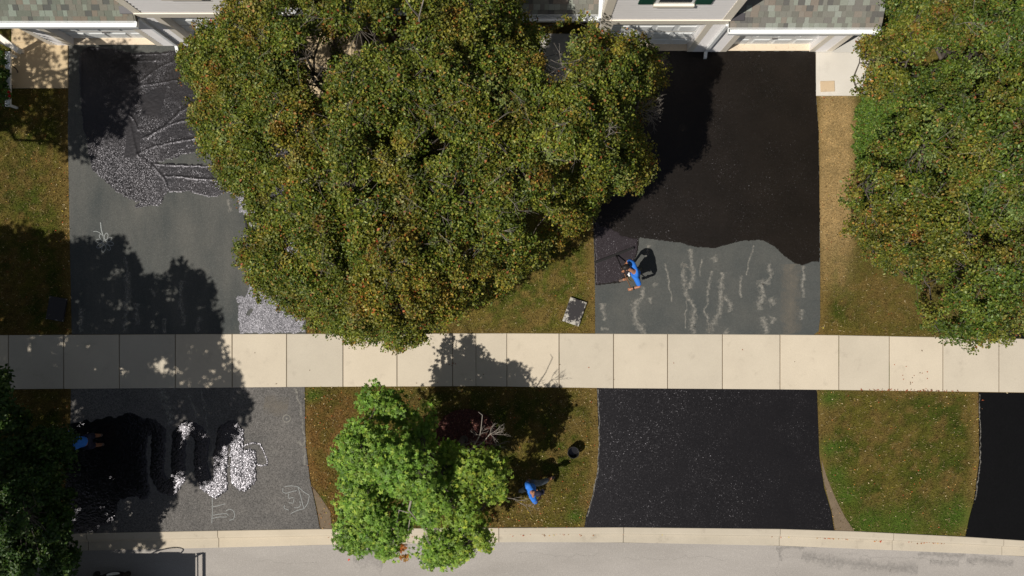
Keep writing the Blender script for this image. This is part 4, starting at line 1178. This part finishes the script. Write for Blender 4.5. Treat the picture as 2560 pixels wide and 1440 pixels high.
# green maple by the street
mt = thing('maple_tree', 'bright green maple with a dead bare top, growing between sidewalk and street', 'tree', (GX(1160), GY(1098), 0))
LOBES = [(948, 1005, 48, 55, 3.5, 26), (980, 1030, 40, 40, 3.3, 16), (1045, 1062, 52, 46, 3.1, 26), (930, 1140, 100, 72, 4.3, 70), (1000, 1165, 80, 66, 4.7, 48), (1075, 1125, 70, 42, 2.2, 26), (905, 1090, 50, 40, 3.6, 18),
         (1185, 1185, 82, 66, 3.7, 56), (1130, 1150, 40, 30, 3.3, 14), (905, 1235, 62, 50, 3.8, 30), (930, 1300, 100, 72, 3.6, 62), (1060, 1220, 60, 40, 4.4, 26), (1110, 1270, 84, 56, 3.9, 44), (880, 1350, 42, 34, 3.1, 16), (960, 1360, 48, 26, 2.9, 14),
         (1110, 1365, 74, 46, 3.2, 36), (1190, 1340, 38, 44, 3.0, 18), (1110, 1400, 50, 14, 2.7, 8), (1230, 1230, 34, 26, 3.1, 8)]
cs = []; yel = []
for (x, y, rx, ry, z, n) in LOBES:
    z += 0.5
    n = int(n * (0.9 if y < 1080 else 1.35))
    a = rng.uniform(0, 2 * np.pi, n); r = np.sqrt(rng.random(n)) * 0.93
    ppx = x + rx * r * np.cos(a); ppy = y + ry * r * np.sin(a); zz = z - 0.9 * r ** 2 - rng.uniform(0, 0.4, n)
    cs.append(np.stack([(ppx - 1280) * (H - zz) / F, (720 - ppy) * (H - zz) / F, zz], 1))
csm = np.concatenate(cs)
skeleton((GX(1160), GY(1098), 0), csm, mt, 1.3, 9, 0.09, (-0.25, -0.25), 0.014)
MP = [(0.095, 0.190, 0.022), (0.145, 0.265, 0.030), (0.205, 0.33, 0.045), (0.32, 0.40, 0.055), (0.075, 0.13, 0.016)]
def maple_tint(P, c):
    w = np.clip((P[:, 0] - GX(1100)) / 1.2, 0, 1)[:, None] * 0.6 + np.clip((GY(1330) - P[:, 1]) / 0.6, 0, 1)[:, None] * 0.5
    return c * (1 + w * np.array([0.38, 0.05, -0.15]))
foliage('crown', csm, 26, 0.24, 0.135, MP, [4, 5, 5, 2, 3], mt, 'maple', up=1.0, flat=0.55, tint=maple_tint, star=True)
oc = np.array([G(1005 + rng.normal() * 13, 1372 + rng.normal() * 14, 2.3 + rng.random() * 0.3) for _ in range(7)])
foliage('orange_leaves', oc, 14, 0.13, 0.10, [(0.42, 0.16, 0.03), (0.35, 0.24, 0.05), (0.45, 0.10, 0.03)], [3, 2, 1], mt, 'maple', up=1, flat=0.5, star=True)
segs = []
b0 = np.array(G(1178, 1124, 2.2)); b1 = np.array(G(1200, 1088, 2.9)); b2 = np.array(G(1203, 1068, 3.3)); b3 = np.array(G(1206, 1038, 3.6)); b4 = np.array(G(1196, 1030, 3.65))
segs += [(np.array((GX(1160), GY(1098), 1.2)), b0, 0.03, 0.026), (b0, b1, 0.024, 0.016), (b1, b2, 0.015, 0.012), (b2, b3, 0.011, 0.009), (b3, b4, 0.009, 0.006)]
b5 = np.array(G(1209, 1105, 2.9)); b6 = np.array(G(1225, 1085, 3.2)); segs += [(b0, b5, 0.02, 0.016), (b5, b6, 0.014, 0.012)]
for p, d, L_ in ((b6, (1, 0.6, 0.3), 0.24), (b6, (1, 0.0, 0.3), 0.24), (b6, (0.2, 1, 0.3), 0.22), (b5, (1, -0.3, 0.2), 0.30), (b1, (0.6, 0.8, 0.3), 0.16), (b1, (-0.8, 0.3, 0.3), 0.15), (b5, (-1, -0.1, 0.1), 0.26), (b6, (0.6, -0.6, 0.2), 0.18)):
    bare_spray(p, d, L_, 0.0065, 2, segs, 0.42)
for a, b, r in ((G(1028, 1250, 4.2), G(1022, 1275, 4.0), 0.03), (G(1022, 1275, 4.0), G(1042, 1300, 3.7), 0.018), (G(1042, 1300, 3.7), G(1060, 1322, 3.4), 0.012), (G(1022, 1282, 3.9), G(998, 1275, 3.9), 0.014), (G(998, 1275, 3.9), G(992, 1310, 3.5), 0.010), (G(1026, 1290, 3.7), G(1020, 1330, 3.2), 0.014), (G(1092, 1290, 3.9), G(1090, 1325, 3.5), 0.009)):
    segs.append((np.array(a), np.array(b), r, r * 0.8))
for p, d in ((G(1060, 1322, 3.4), (0.4, -1, 0)), (G(992, 1310, 3.4), (-0.2, -1, 0)), (G(1020, 1330, 3.2), (0, -1, 0)), (G(1270, 1245, 2.2), (1, -0.2, 0)), (G(1300, 1258, 2.0), (1, -0.4, 0))):
    bare_spray(p, d, 0.25, 0.007, 2, segs, 0.35)
V, Fc = tubes(segs, 5); np_mesh('dead_branches', V, Fc, M['twig'], mt, kind='stuff')

# big shade tree at the lower left: high canopy outside the frame, low boughs inside
OAK = [(0.03, 0.075, 0.010), (0.045, 0.10, 0.012), (0.07, 0.13, 0.018), (0.12, 0.16, 0.03)]
sh = [(-420, 640), (-100, 590), (60, 568), (110, 600), (175, 590), (225, 612), (265, 632), (300, 600), (335, 655), (345, 700), (420, 700), (455, 655), (480, 690), (505, 700), (525, 750), (545, 830), (560, 880), (590, 960), (620, 1000),
      (600, 1060), (560, 1110), (530, 1140), (505, 1190), (480, 1240), (440, 1290), (420, 1330), (385, 1365), (300, 1380), (150, 1420), (-100, 1500), (-420, 1500)]
root = (GX(-80), GY(1160), 0)
bt = thing('shade_tree', 'dark green tree at the lower left edge hiding the third worker', 'tree', root)
hc = shadow_points(sh, 3600, 7.2, 9.6, 0.27)
sx_ = (hc[:, 0] + SH[0] * hc[:, 2]) * 88 + 1280; sy_ = 720 - (hc[:, 1] + SH[1] * hc[:, 2]) * 88
kk = np.ones(len(hc), bool)
for hx, hy, hr in ((352, 1165, 18), (305, 1118, 24), (378, 1040, 12), (400, 1135, 24), (290, 1210, 16), (352, 1232, 22), (455, 1212, 26), (465, 1080, 18), (230, 1060, 16), (420, 1300, 14), (420, 740, 16), (330, 770, 10), (300, 930, 18), (400, 925, 18), (520, 950, 12), (190, 1030, 14)):
    kk &= np.hypot(sx_ - hx, sy_ - hy) > hr + 22 * rng.random(len(hc))
for _ in range(26):
    hx, hy, hr = rng.uniform(250, 470), rng.uniform(1030, 1310), rng.uniform(3, 13)
    kk &= np.hypot(sx_ - hx, sy_ - hy) > hr + 14 * rng.random(len(hc))
hc = hc[kk]
low = []
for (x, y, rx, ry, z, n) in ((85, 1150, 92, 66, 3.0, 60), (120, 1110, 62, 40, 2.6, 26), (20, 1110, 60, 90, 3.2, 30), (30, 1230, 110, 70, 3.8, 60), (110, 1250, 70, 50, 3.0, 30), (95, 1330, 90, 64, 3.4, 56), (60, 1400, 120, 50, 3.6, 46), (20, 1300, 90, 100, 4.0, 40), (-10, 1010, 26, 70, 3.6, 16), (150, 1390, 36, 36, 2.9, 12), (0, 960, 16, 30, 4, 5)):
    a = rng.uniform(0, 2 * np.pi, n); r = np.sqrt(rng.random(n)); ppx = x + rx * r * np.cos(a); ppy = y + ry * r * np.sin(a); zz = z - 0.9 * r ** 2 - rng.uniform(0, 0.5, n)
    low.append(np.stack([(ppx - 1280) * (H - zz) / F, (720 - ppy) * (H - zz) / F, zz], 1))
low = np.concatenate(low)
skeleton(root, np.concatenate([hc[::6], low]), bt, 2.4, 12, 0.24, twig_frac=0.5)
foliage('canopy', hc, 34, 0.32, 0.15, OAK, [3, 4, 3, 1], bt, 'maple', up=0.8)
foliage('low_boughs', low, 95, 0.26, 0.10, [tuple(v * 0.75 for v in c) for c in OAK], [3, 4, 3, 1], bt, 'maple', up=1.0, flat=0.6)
# second shade tree beyond the left edge, shading the left porch and the top of the wet driveway
sh2 = [(-380, 150), (-100, 90), (20, 70), (100, 60), (200, 125), (300, 118), (330, 140), (345, 200), (325, 250), (335, 290), (300, 325), (262, 345), (235, 372), (215, 400), (180, 372), (165, 330), (150, 350), (120, 345), (80, 330), (40, 300), (-100, 330), (-380, 420)]
root2 = (GX(-260), GY(330), 0)
b2t = thing('shade_tree', 'tall tree left of the porch, only its shade on the wet driveway showing', 'tree', root2)
hc2 = shadow_points(sh2, 560, 6.6, 8.6, 0.30)
sx_ = (hc2[:, 0] + SH[0] * hc2[:, 2]) * 88 + 1280; sy_ = 720 - (hc2[:, 1] + SH[1] * hc2[:, 2]) * 88
hc2 = hc2[~((sx_ < 185) & (sy_ < 235) & (rng.random(len(hc2)) < 0.72))]
skeleton(root2, hc2, b2t, 2.6, 8, 0.2, twig_frac=0.4)
foliage('canopy', hc2, 46, 0.42, 0.13, OAK, [3, 4, 3, 1], b2t, 'maple', up=0.8)

# flowering shrub by the railing
sb = thing('shrub', 'green shrub with red flowers beside the white railing', 'shrub', (GX(32), GY(215), 0))
scs = np.array([[GX(30) + rng.normal() * 0.13, GY(214) + rng.normal() * 0.32, 0.35 + rng.random() * 0.4] for _ in range(34)])
foliage('leaves', scs, 60, 0.16, 0.07, OAK, [2, 3, 3, 1], sb, 'leaf')
fl_c = np.array([[*G(22, 230, 0.8)], [*G(24, 240, 0.75)]])
foliage('flowers', fl_c, 26, 0.045, 0.05, [(0.6, 0.02, 0.02), (0.45, 0.01, 0.02)], [1, 1], sb, 'leaf')
skeleton((GX(32), GY(215), 0), scs, sb, 0.2, 4, 0.02, twig_r=0.005)

# ------------------------------------------------------------------ things on the ground
def board(label, cx, cy, ang, w=0.49, d=0.72, th=1.86):
    t = thing('stained_board', label, 'board', (GX(cx), GY(cy), 0))
    m, nt, b = new_mat('stained_board')
    ge = nt.nodes.new('ShaderNodeTexCoord'); n = noise_node(nt, 9, 6, 0.75, vec=ge.outputs['Object'])
    sep = nt.nodes.new('ShaderNodeVectorMath'); sep.operation = 'LENGTH'
    mp = nt.nodes.new('ShaderNodeMapping'); mp.inputs['Scale'].default_value = (2.9, 2.0, 0); mp.inputs['Location'].default_value = (-0.05, -0.10, 0)
    nt.links.new(ge.outputs['Object'], mp.inputs[0]); nt.links.new(mp.outputs[0], sep.inputs[0])
    ad = nt.nodes.new('ShaderNodeMath'); ad.operation = 'MULTIPLY_ADD'; ad.inputs[1].default_value = 2.4; nt.links.new(n.outputs[0], ad.inputs[0]); nt.links.new(sep.outputs['Value'], ad.inputs[2])
    m6 = nt.nodes.new('ShaderNodeMath'); m6.operation = 'MULTIPLY'; m6.inputs[1].default_value = 0.4; nt.links.new(ad.outputs[0], m6.inputs[0]); ad = m6
    r = ramp(nt, ad.outputs[0], [(th * 0.4, (0.022, 0.019, 0.02)), (th * 0.4 + 0.09, (0.42, 0.39, 0.34))])
    nt.links.new(r.outputs[0], b.inputs['Base Color']); b.inputs['Roughness'].default_value = 0.8
    o = MB().rbox(0, 0, w, d, 0, 0.05, 0.095, 0.012).build('slab', m)
    o.parent = t; t.rotation_euler = (0, 0, ang)
    o2 = MB().rbox(0, 0, w - 0.04, d - 0.04, 0, 0.0, 0.049).build('underside', M['blackmetal']); o2.parent = t
    return t
board('pale board with a black tar stain lying on the middle lawn', 1436, 779, math.radians(-19))
board('dark tar covered board lying in the shade of the left lawn', 145, 772, math.radians(-10), 0.5, 0.66, 2.2)

bk = thing('bucket', 'black bucket standing on the shaded lawn near the lower right driveway', 'bucket', (GX(1431), GY(1125), 0))
blackp = simple('black_plastic', (0.010, 0.009, 0.009), 0.6, 0.1, 5, spec=0.25)
bx_, by_ = GX(1431), GY(1125)
MB().lathe(bx_, by_, [(0.125, 0.01), (0.130, 0.03), (0.155, 0.36), (0.165, 0.36), (0.165, 0.385), (0.150, 0.385), (0.146, 0.37), (0.120, 0.04)], 26).build('pail', blackp, bk, smooth=False)
MB().lathe(bx_, by_, [(0.134, 0.16), (0.134, 0.165)], 24).build('sealer_fill', M['seal_pool'], bk)
MB().tube([(bx_ + 0.16 * math.cos(a), by_ - 0.16 * math.sin(a) * 0.75 - 0.02, 0.35 - 0.1 * math.sin(a)) for a in np.linspace(0, math.pi, 13)], 0.005, 6).build('handle', M['twig'], bk)

cp = thing('cleanout_cover', 'small round iron cover set in the lower left driveway', 'cover', (GX(717), GY(1046), 0))
iron = simple('iron', (0.07, 0.065, 0.06), 0.7, 0.3, 30)
MB().lathe(GX(717), GY(1046), [(0.118, 0.0), (0.118, 0.022), (0.100, 0.022), (0.098, 0.014), (0.092, 0.014), (0.09, 0.021)], 24).build('ring', simple('ring', (0.21, 0.195, 0.17), 0.8, 0.3, 30), cp)
MB().lathe(GX(717), GY(1046), [(0.085, 0.015), (0.085, 0.024), (0.03, 0.024), (0.028, 0.020)], 20).build('lid', iron, cp)

# work truck on the street; only a wheel guard reaches into the frame, its shade lies on the road
tk = thing('work_truck', 'dark work truck at the bottom left edge with one black wheel guard in view', 'truck', (GX(220), GY(1520), -0.075))
dk = simple('dark_body', (0.03, 0.03, 0.033), 0.4, 0.1, 3)
x0, x1, y1, y0 = GX(20), GX(398), GY(1436), GY(1600)
MB().box(x0, x1, y0, y1, 0.42, 1.85).build('box_body', dk, tk)
MB().box(x0 - 1.6, x0 - 0.05, y0, y1 - 0.05, 0.35, 1.6).build('cab', dk, tk)
wx_ = GX(292)
MB().tube([(wx_ + 0.44 * math.cos(a), y1 + 0.10, 0.22 + 0.40 * math.sin(a)) for a in np.linspace(0, math.pi, 11)], 0.085, 8).build('wheel_guard', blackp, tk)
for wx2 in (wx_, x0 - 0.9):
    w_ = MB()
    w_.tube([(wx2, y1 - 0.14, 0.22), (wx2, y1 + 0.06, 0.22)], 0.30, 24)
    wo = w_.build('tyre', blackp, tk); ORIG[wo.name] = Vector((0, 0, 0))
    MB().tube([(wx2, y1 + 0.061, 0.22), (wx2, y1 + 0.085, 0.22)], 0.17, 20).build('rim', M['white'], wo)
MB().tube([(GX(322) + 0.40 * math.cos(a), y1 - 0.02, 1.86 + 0.62 * math.sin(a)) for a in np.linspace(0, math.pi, 21)], 0.02, 8).build('hoop', dk, tk)
MB().box(GX(300), GX(350), y1 - 0.15, y1 - 0.02, 1.852, 2.04).build('hose_reel', dk, tk)
fr = MB()
fr.tube([(x1 + 0.02, y1 - 0.03, 0.6), (x1 + 0.16, y1 - 0.02, 1.95)], 0.025, 6)
for z in (1.95, 1.5, 1.0): fr.tube([(x1, y1 - 0.03, z - 0.05), (x1 + 0.18, y1 - 0.02, z)], 0.02, 6)
fr.tube([(x1 + 0.19, y1 - 0.02, 1.95), (x1 + 0.22, y1 - 0.9, 1.9), (x1 + 0.1, y0, 1.8)], 0.05, 6); fr.tube([(x1 + 0.02, y1 - 0.02, 1.93), (x1 + 0.04, y1 - 0.9, 1.9)], 0.02, 6)
fr.build('ladder_rack', dk, tk)

# ------------------------------------------------------------------ people
def skin(name, verts, edges, radii, mat, parent, root=0, sub=2):
    me = bpy.data.meshes.new(name)
    me.from_pydata([tuple(v) for v in verts], edges, []); me.update()
    me.materials.append(mat)
    o = mesh_obj(name, me, None, parent)
    md = o.modifiers.new('skin', 'SKIN'); md.use_smooth_shade = True; md.branch_smoothing = 0.4
    sv = me.skin_vertices
    if not len(sv):
        bm_ = None
    for i, r in enumerate(radii):
        rr_ = r if isinstance(r, tuple) else (r, r)
        me.skin_vertices[0].data[i].radius = rr_
        me.skin_vertices[0].data[i].use_root = (i == root)
    s = o.modifiers.new('subsurf', 'SUBSURF'); s.levels = sub; s.render_levels = sub
    return o

SKIN = simple('skin', (0.36, 0.16, 0.085), 0.55, 0.06, 10)
HAIR = simple('hair', (0.016, 0.012, 0.010), 0.6, 0.2, 60)
BLUE = simple('blue_shirt', (0.020, 0.165, 0.62), 0.8, 0.10, 12, 0.5)
OLIVE = simple('olive_cloth', (0.11, 0.10, 0.06), 0.9, 0.12, 12, 0.3)
GREYC = simple('grey_cloth', (0.12, 0.14, 0.16), 0.9, 0.15, 12, 0.3)
NAVY = simple('navy_cloth', (0.010, 0.010, 0.030), 0.8, 0.1, 12)
SHOE = simple('shoe', (0.12, 0.08, 0.06), 0.7, 0.2, 12)

def person(label, J, trousers, long_legs, headwear, group=None):
    """J: world joints: pelvis chest neck head shL elL haL shR elR haR hipL knL anL hipR knR anR face(dir)"""
    v = {k: Vector(p) for k, p in J.items()}
    base = (v['anL'] + v['anR']) / 2; base.z = 0
    t = thing('person', label, 'person', tuple(base), group)
    names = ['pelvis', 'waist', 'chest', 'neck', 'head', 'shL', 'elL', 'wrL', 'shR', 'elR', 'wrR', 'hipL', 'knL', 'anL', 'hipR', 'knR', 'anR']
    v['waist'] = v['pelvis'].lerp(v['chest'], 0.45)
    for s in 'LR': v['wr' + s] = v['el' + s].lerp(v['ha' + s], 0.9)
    P = [v[n] for n in names]; R = [0.11, 0.10, 0.095, 0.052, 0.05, 0.05, 0.043, 0.03, 0.05, 0.043, 0.03, 0.08, 0.06, 0.042, 0.08, 0.06, 0.042]
    E = [(0, 1), (1, 2), (2, 3), (3, 4), (2, 5), (5, 6), (6, 7), (2, 8), (8, 9), (9, 10), (0, 11), (11, 12), (12, 13), (0, 14), (14, 15), (15, 16)]
    fd = Vector(J['face']).normalized()
    # hands with five fingers
    for s, wi in (('L', 7), ('R', 10)):
        w = v['wr' + s]; h = v['ha' + s]; d = (h - v['el' + s]).normalized()
        side = d.cross(Vector((0, 0, 1))); side = side.normalized() if side.length > 0.05 else Vector((1, 0, 0))
        pi = len(P); P.append(w + d * 0.055); R.append(0.034); E.append((wi, pi))
        nrm = side.cross(d).normalized()
        for k, (o_, ln) in enumerate(((-0.030, 0.060), (-0.010, 0.072), (0.010, 0.068), (0.030, 0.052))):
            a = P[pi] + d * 0.035 + side * o_; b = a + (d * 0.6 - nrm * 0.5) * ln * 0.6; c = b + (-d * 0.1 - nrm * 0.9) * ln * 0.5
            i = len(P); P += [a, b, c]; R += [0.011, 0.010, 0.008]; E += [(pi, i), (i, i + 1), (i + 1, i + 2)]
        a = P[pi] + side * (-0.04) - nrm * 0.01; b = a + (d * 0.5 - nrm * 0.7) * 0.04
        i = len(P); P += [a, b]; R += [0.012, 0.010]; E += [(pi, i), (i, i + 1)]
    # feet
    for ai in (13, 16):
        i = len(P); P.append(P[ai] + Vector((fd.x, fd.y, 0)) * 0.14 + Vector((0, 0, -0.045))); R.append(0.035); E.append((ai, i))
    skin('body', P, E, R, SKIN, t)
    # head with face
    hd = v['head']; q = fd.to_track_quat('Y', 'Z')
    def hp(x, y, z): return hd + q @ Vector((x, y, z))
    m = MB(); n1, n2 = 14, 10
    for i in range(n2 + 1):
        th = math.pi * i / n2
        for k in range(n1):
            a = 2 * math.pi * k / n1
            x = 0.078 * math.sin(th) * math.cos(a); y = 0.100 * math.sin(th) * math.sin(a); z = 0.120 * math.cos(th)
            if z < -0.02: x *= 1 + (z + 0.02) * 2.2; y = y * (1 + (z + 0.02) * 1.2) + 0.012
            m.v.append(tuple(hp(x, y, z)))
    for i in range(n2):
        for k in range(n1):
            j = (k + 1) % n1
            m.f.append((i * n1 + k, (i + 1) * n1 + k, (i + 1) * n1 + j, i * n1 + j))
    ho = m.build('head', SKIN, t, smooth=True); ORIG[ho.name] = Vector((0, 0, 0))
    MB().tube([hp(0, 0.095, 0.015), hp(0, 0.125, -0.018), hp(0, 0.105, -0.03)], [0.008, 0.015, 0.01], 6).build('nose', SKIN, ho, smooth=True)
    MB().tube([hp(-0.022, 0.098, -0.058), hp(0, 0.106, -0.06), hp(0.022, 0.098, -0.058)], 0.006, 6).build('mouth', simple('lips', (0.25, 0.08, 0.06), 0.5, 0.05, 5), ho)
    for s in (-1, 1):
        MB().tube([hp(s * 0.030, 0.088, 0.010), hp(s * 0.030, 0.097, 0.010)], 0.010, 8).build('eye', HAIR, ho)
        MB().tube([hp(s * 0.074, 0.0, 0.02), hp(s * 0.088, -0.012, 0.0), hp(s * 0.076, 0.0, -0.03)], [0.012, 0.018, 0.010], 6).build('ear', SKIN, ho, smooth=True)
    m = MB()
    for i in range(7):
        th = 0.62 * math.pi * i / 6
        for k in range(n1):
            a = 2 * math.pi * k / n1; f_ = 1.10
            th2 = th * (0.72 if math.sin(a) > 0.35 else 1.0)
            m.v.append(tuple(hp(0.078 * f_ * math.sin(th2) * math.cos(a), 0.100 * f_ * math.sin(th2) * math.sin(a) - 0.004, 0.120 * f_ * math.cos(th2))))
    for i in range(6):
        for k in range(n1):
            j = (k + 1) % n1; m.f.append((i * n1 + k, (i + 1) * n1 + k, (i + 1) * n1 + j, i * n1 + j))
    m.build('cap' if headwear == 'cap' else 'hair', NAVY if headwear == 'cap' else HAIR, t, smooth=True)
    if headwear == 'cap':
        b = MB()
        rim = [hp(0.075 * math.cos(a), 0.085 + 0.085 * math.sin(a), 0.045 - 0.01 * math.sin(a)) for a in np.linspace(0, math.pi, 9)]
        b.v = [tuple(p) for p in rim] + [tuple(p + Vector((0, 0, 0.008))) for p in rim]
        b.f = [tuple(range(9))[::-1], tuple(range(9, 18))] + [(i, (i + 1) % 9, 9 + (i + 1) % 9, 9 + i) for i in range(9)]
        b.build('cap_brim', NAVY, t)
    # shirt: torso and short sleeves
    sp_ = [v['pelvis'].lerp(v['waist'], 0.2), v['waist'], v['chest'], v['chest'].lerp(v['neck'], 0.55), v['shL'], v['shL'].lerp(v['elL'], 0.5), v['shL'].lerp(v['elL'], 0.85), v['shR'], v['shR'].lerp(v['elR'], 0.5), v['shR'].lerp(v['elR'], 0.85)]
    skin('shirt', sp_, [(0, 1), (1, 2), (2, 3), (2, 4), (4, 5), (5, 6), (2, 7), (7, 8), (8, 9)], [0.165, 0.155, 0.165, 0.105, 0.090, 0.078, 0.080, 0.090, 0.078, 0.080], BLUE, t)
    # trousers
    e = 0.97 if long_legs else 0.0
    def leg(s):
        kn, an = v['kn' + s], v['an' + s]
        return [v['hip' + s], v['hip' + s].lerp(kn, 0.6), kn if long_legs else v['hip' + s].lerp(kn, 0.85)] + ([kn.lerp(an, 0.9)] if long_legs else [])
    a, b = leg('L'), leg('R'); pts = [v['pelvis']] + a + b
    r_ = [0.14] + ([0.115, 0.095, 0.085, 0.075] if long_legs else [0.115, 0.105, 0.10]) * 2
    ed = [(0, 1)] + [(i, i + 1) for i in range(1, len(a))] + [(0, len(a) + 1)] + [(i, i + 1) for i in range(len(a) + 1, len(a) + len(b))]
    skin('trousers', pts, ed, r_, trousers, t)
    for s in 'LR':
        an = v['an' + s]; c = Vector((an.x, an.y, 0)); d = Vector((fd.x, fd.y, 0)).normalized()
        skin('shoe', [c - d * 0.06 + Vector((0, 0, 0.06)), c + d * 0.06 + Vector((0, 0, 0.055)), c + d * 0.19 + Vector((0, 0, 0.045))], [(0, 1), (1, 2)], [(0.05, 0.055), (0.05, 0.05), (0.045, 0.04)], SHOE, t)
    return t, v

W_ = lambda x, y, z: Vector(G(x, y, z))
p1, v1_ = person('man in a bright blue shirt and olive shorts working a wide squeegee',
    dict(pelvis=W_(1590, 684, 0.92), chest=W_(1588, 681, 1.24), neck=W_(1580, 677, 1.43), head=W_(1564, 668, 1.55), shL=W_(1591, 697, 1.36), elL=W_(1600, 716, 1.16), haL=W_(1578, 722, 1.10),
         shR=W_(1581, 658, 1.34), elR=W_(1570, 652, 1.10), haR=W_(1558, 678, 0.74), hipL=W_(1588, 692, 0.88), knL=W_(1572, 696, 0.48), anL=Vector((GX(1562), GY(698), 0.09)),
         hipR=W_(1590, 676, 0.88), knR=W_(1588, 674, 0.48), anR=Vector((GX(1592), GY(676), 0.09)), face=(-0.85, -0.25, -0.55)), OLIVE, False, 'hair')
# wristwatch and shirt print
w0 = v1_['elL'].lerp(v1_['haL'], 0.72); d_ = (v1_['haL'] - v1_['elL']).normalized()
MB().tube([w0 - d_ * 0.018, w0 + d_ * 0.018], 0.047, 12).build('wristwatch', blackp, p1)
sc_ = W_(1571, 686, 1.30)
MB().tube([sc_ + Vector((0.02, 0.045, 0.03)), sc_ + Vector((0.0, 0.0, 0.035)), sc_ + Vector((0.03, -0.05, 0.03))], [0.02, 0.032, 0.02], 6).build('shirt_print', M['white'], p1)
sq = thing('squeegee', 'long handled wide black squeegee held by the man on the grey driveway', 'squeegee', (GX(1540), GY(637), 0))
bl = [G(1487, 657, 0), G(1583, 620, 0)]
a_ = math.atan2(bl[1][1] - bl[0][1], bl[1][0] - bl[0][0]); Lq = math.hypot(bl[1][0] - bl[0][0], bl[1][1] - bl[0][1])
MB().rbox((bl[0][0] + bl[1][0]) / 2, (bl[0][1] + bl[1][1]) / 2, Lq, 0.065, a_, 0.055, 0.11).build('bar', blackp, sq)
MB().rbox((bl[0][0] + bl[1][0]) / 2, (bl[0][1] + bl[1][1]) / 2, Lq - 0.02, 0.012, a_, 0.022, 0.054).build('rubber_blade', blackp, sq)
hb = Vector(G(1540, 637, 0.09)); ht = v1_['haL'] + (v1_['haL'] - v1_['haR']).normalized() * 0.06
mid = hb.lerp(ht, 0.55)
MB().tube([hb, mid], 0.016, 8).build('lower_pole', blackp, sq)
MB().tube([mid, ht], 0.015, 8).build('wooden_handle', simple('wood', (0.20, 0.11, 0.06), 0.6, 0.2, 30), sq)
MB().tube([hb + Vector((0, 0, -0.02)), hb + (ht - hb).normalized() * 0.10], 0.026, 8).build('socket', blackp, sq)

sq2 = thing('squeegee', 'black squeegee lying beside the silvery slurry under the western pear tree', 'squeegee', (GX(618), GY(566), 0))
e0, e1 = G(613, 540, 0), G(624, 592, 0)
MB().rbox((e0[0] + e1[0]) / 2, (e0[1] + e1[1]) / 2, math.hypot(e1[0] - e0[0], e1[1] - e0[1]), 0.05, math.atan2(e1[1] - e0[1], e1[0] - e0[0]), 0.04, 0.09).build('bar', blackp, sq2)
MB().tube([G(618, 545, 0.10), G(690, 572, 0.35)], 0.016, 8).build('pole', blackp, sq2)

person('man in a blue shirt, grey trousers and navy cap striding across the lower middle lawn',
    dict(pelvis=W_(1328, 1216, 0.90), chest=W_(1328, 1228, 1.22), neck=W_(1334, 1232, 1.42), head=W_(1346, 1233, 1.55), shL=W_(1319, 1213, 1.36), elL=W_(1318, 1208, 1.10), haL=W_(1324, 1202, 0.86),
         shR=W_(1334, 1249, 1.36), elR=W_(1340, 1257, 1.12), haR=W_(1350, 1246, 0.92), hipL=W_(1328, 1208, 0.86), knL=W_(1350, 1208, 0.47), anL=Vector((GX(1372), GY(1196), 0.09)),
         hipR=W_(1324, 1220, 0.86), knR=W_(1312, 1222, 0.45), anR=Vector((GX(1300), GY(1226), 0.12)), face=(0.85, 0.25, -0.35)), GREYC, True, 'cap')
person('man in blue shirt and dark shorts in deep shade by the lower left tree',
    dict(pelvis=W_(218, 1104, 0.93), chest=W_(190, 1104, 1.25), neck=W_(174, 1105, 1.45), head=W_(158, 1106, 1.62), shL=W_(178, 1122, 1.40), elL=W_(174, 1138, 1.16), haL=W_(160, 1146, 0.98),
         shR=W_(178, 1088, 1.40), elR=W_(172, 1078, 1.16), haR=W_(158, 1072, 0.98), hipL=W_(218, 1114, 0.88), knL=W_(238, 1113, 0.48), anL=Vector((GX(258), GY(1110), 0.09)),
         hipR=W_(218, 1094, 0.88), knR=W_(236, 1089, 0.48), anR=Vector((GX(254), GY(1087), 0.09)), face=(-0.95, -0.05, -0.4)), NAVY, False, 'hair')
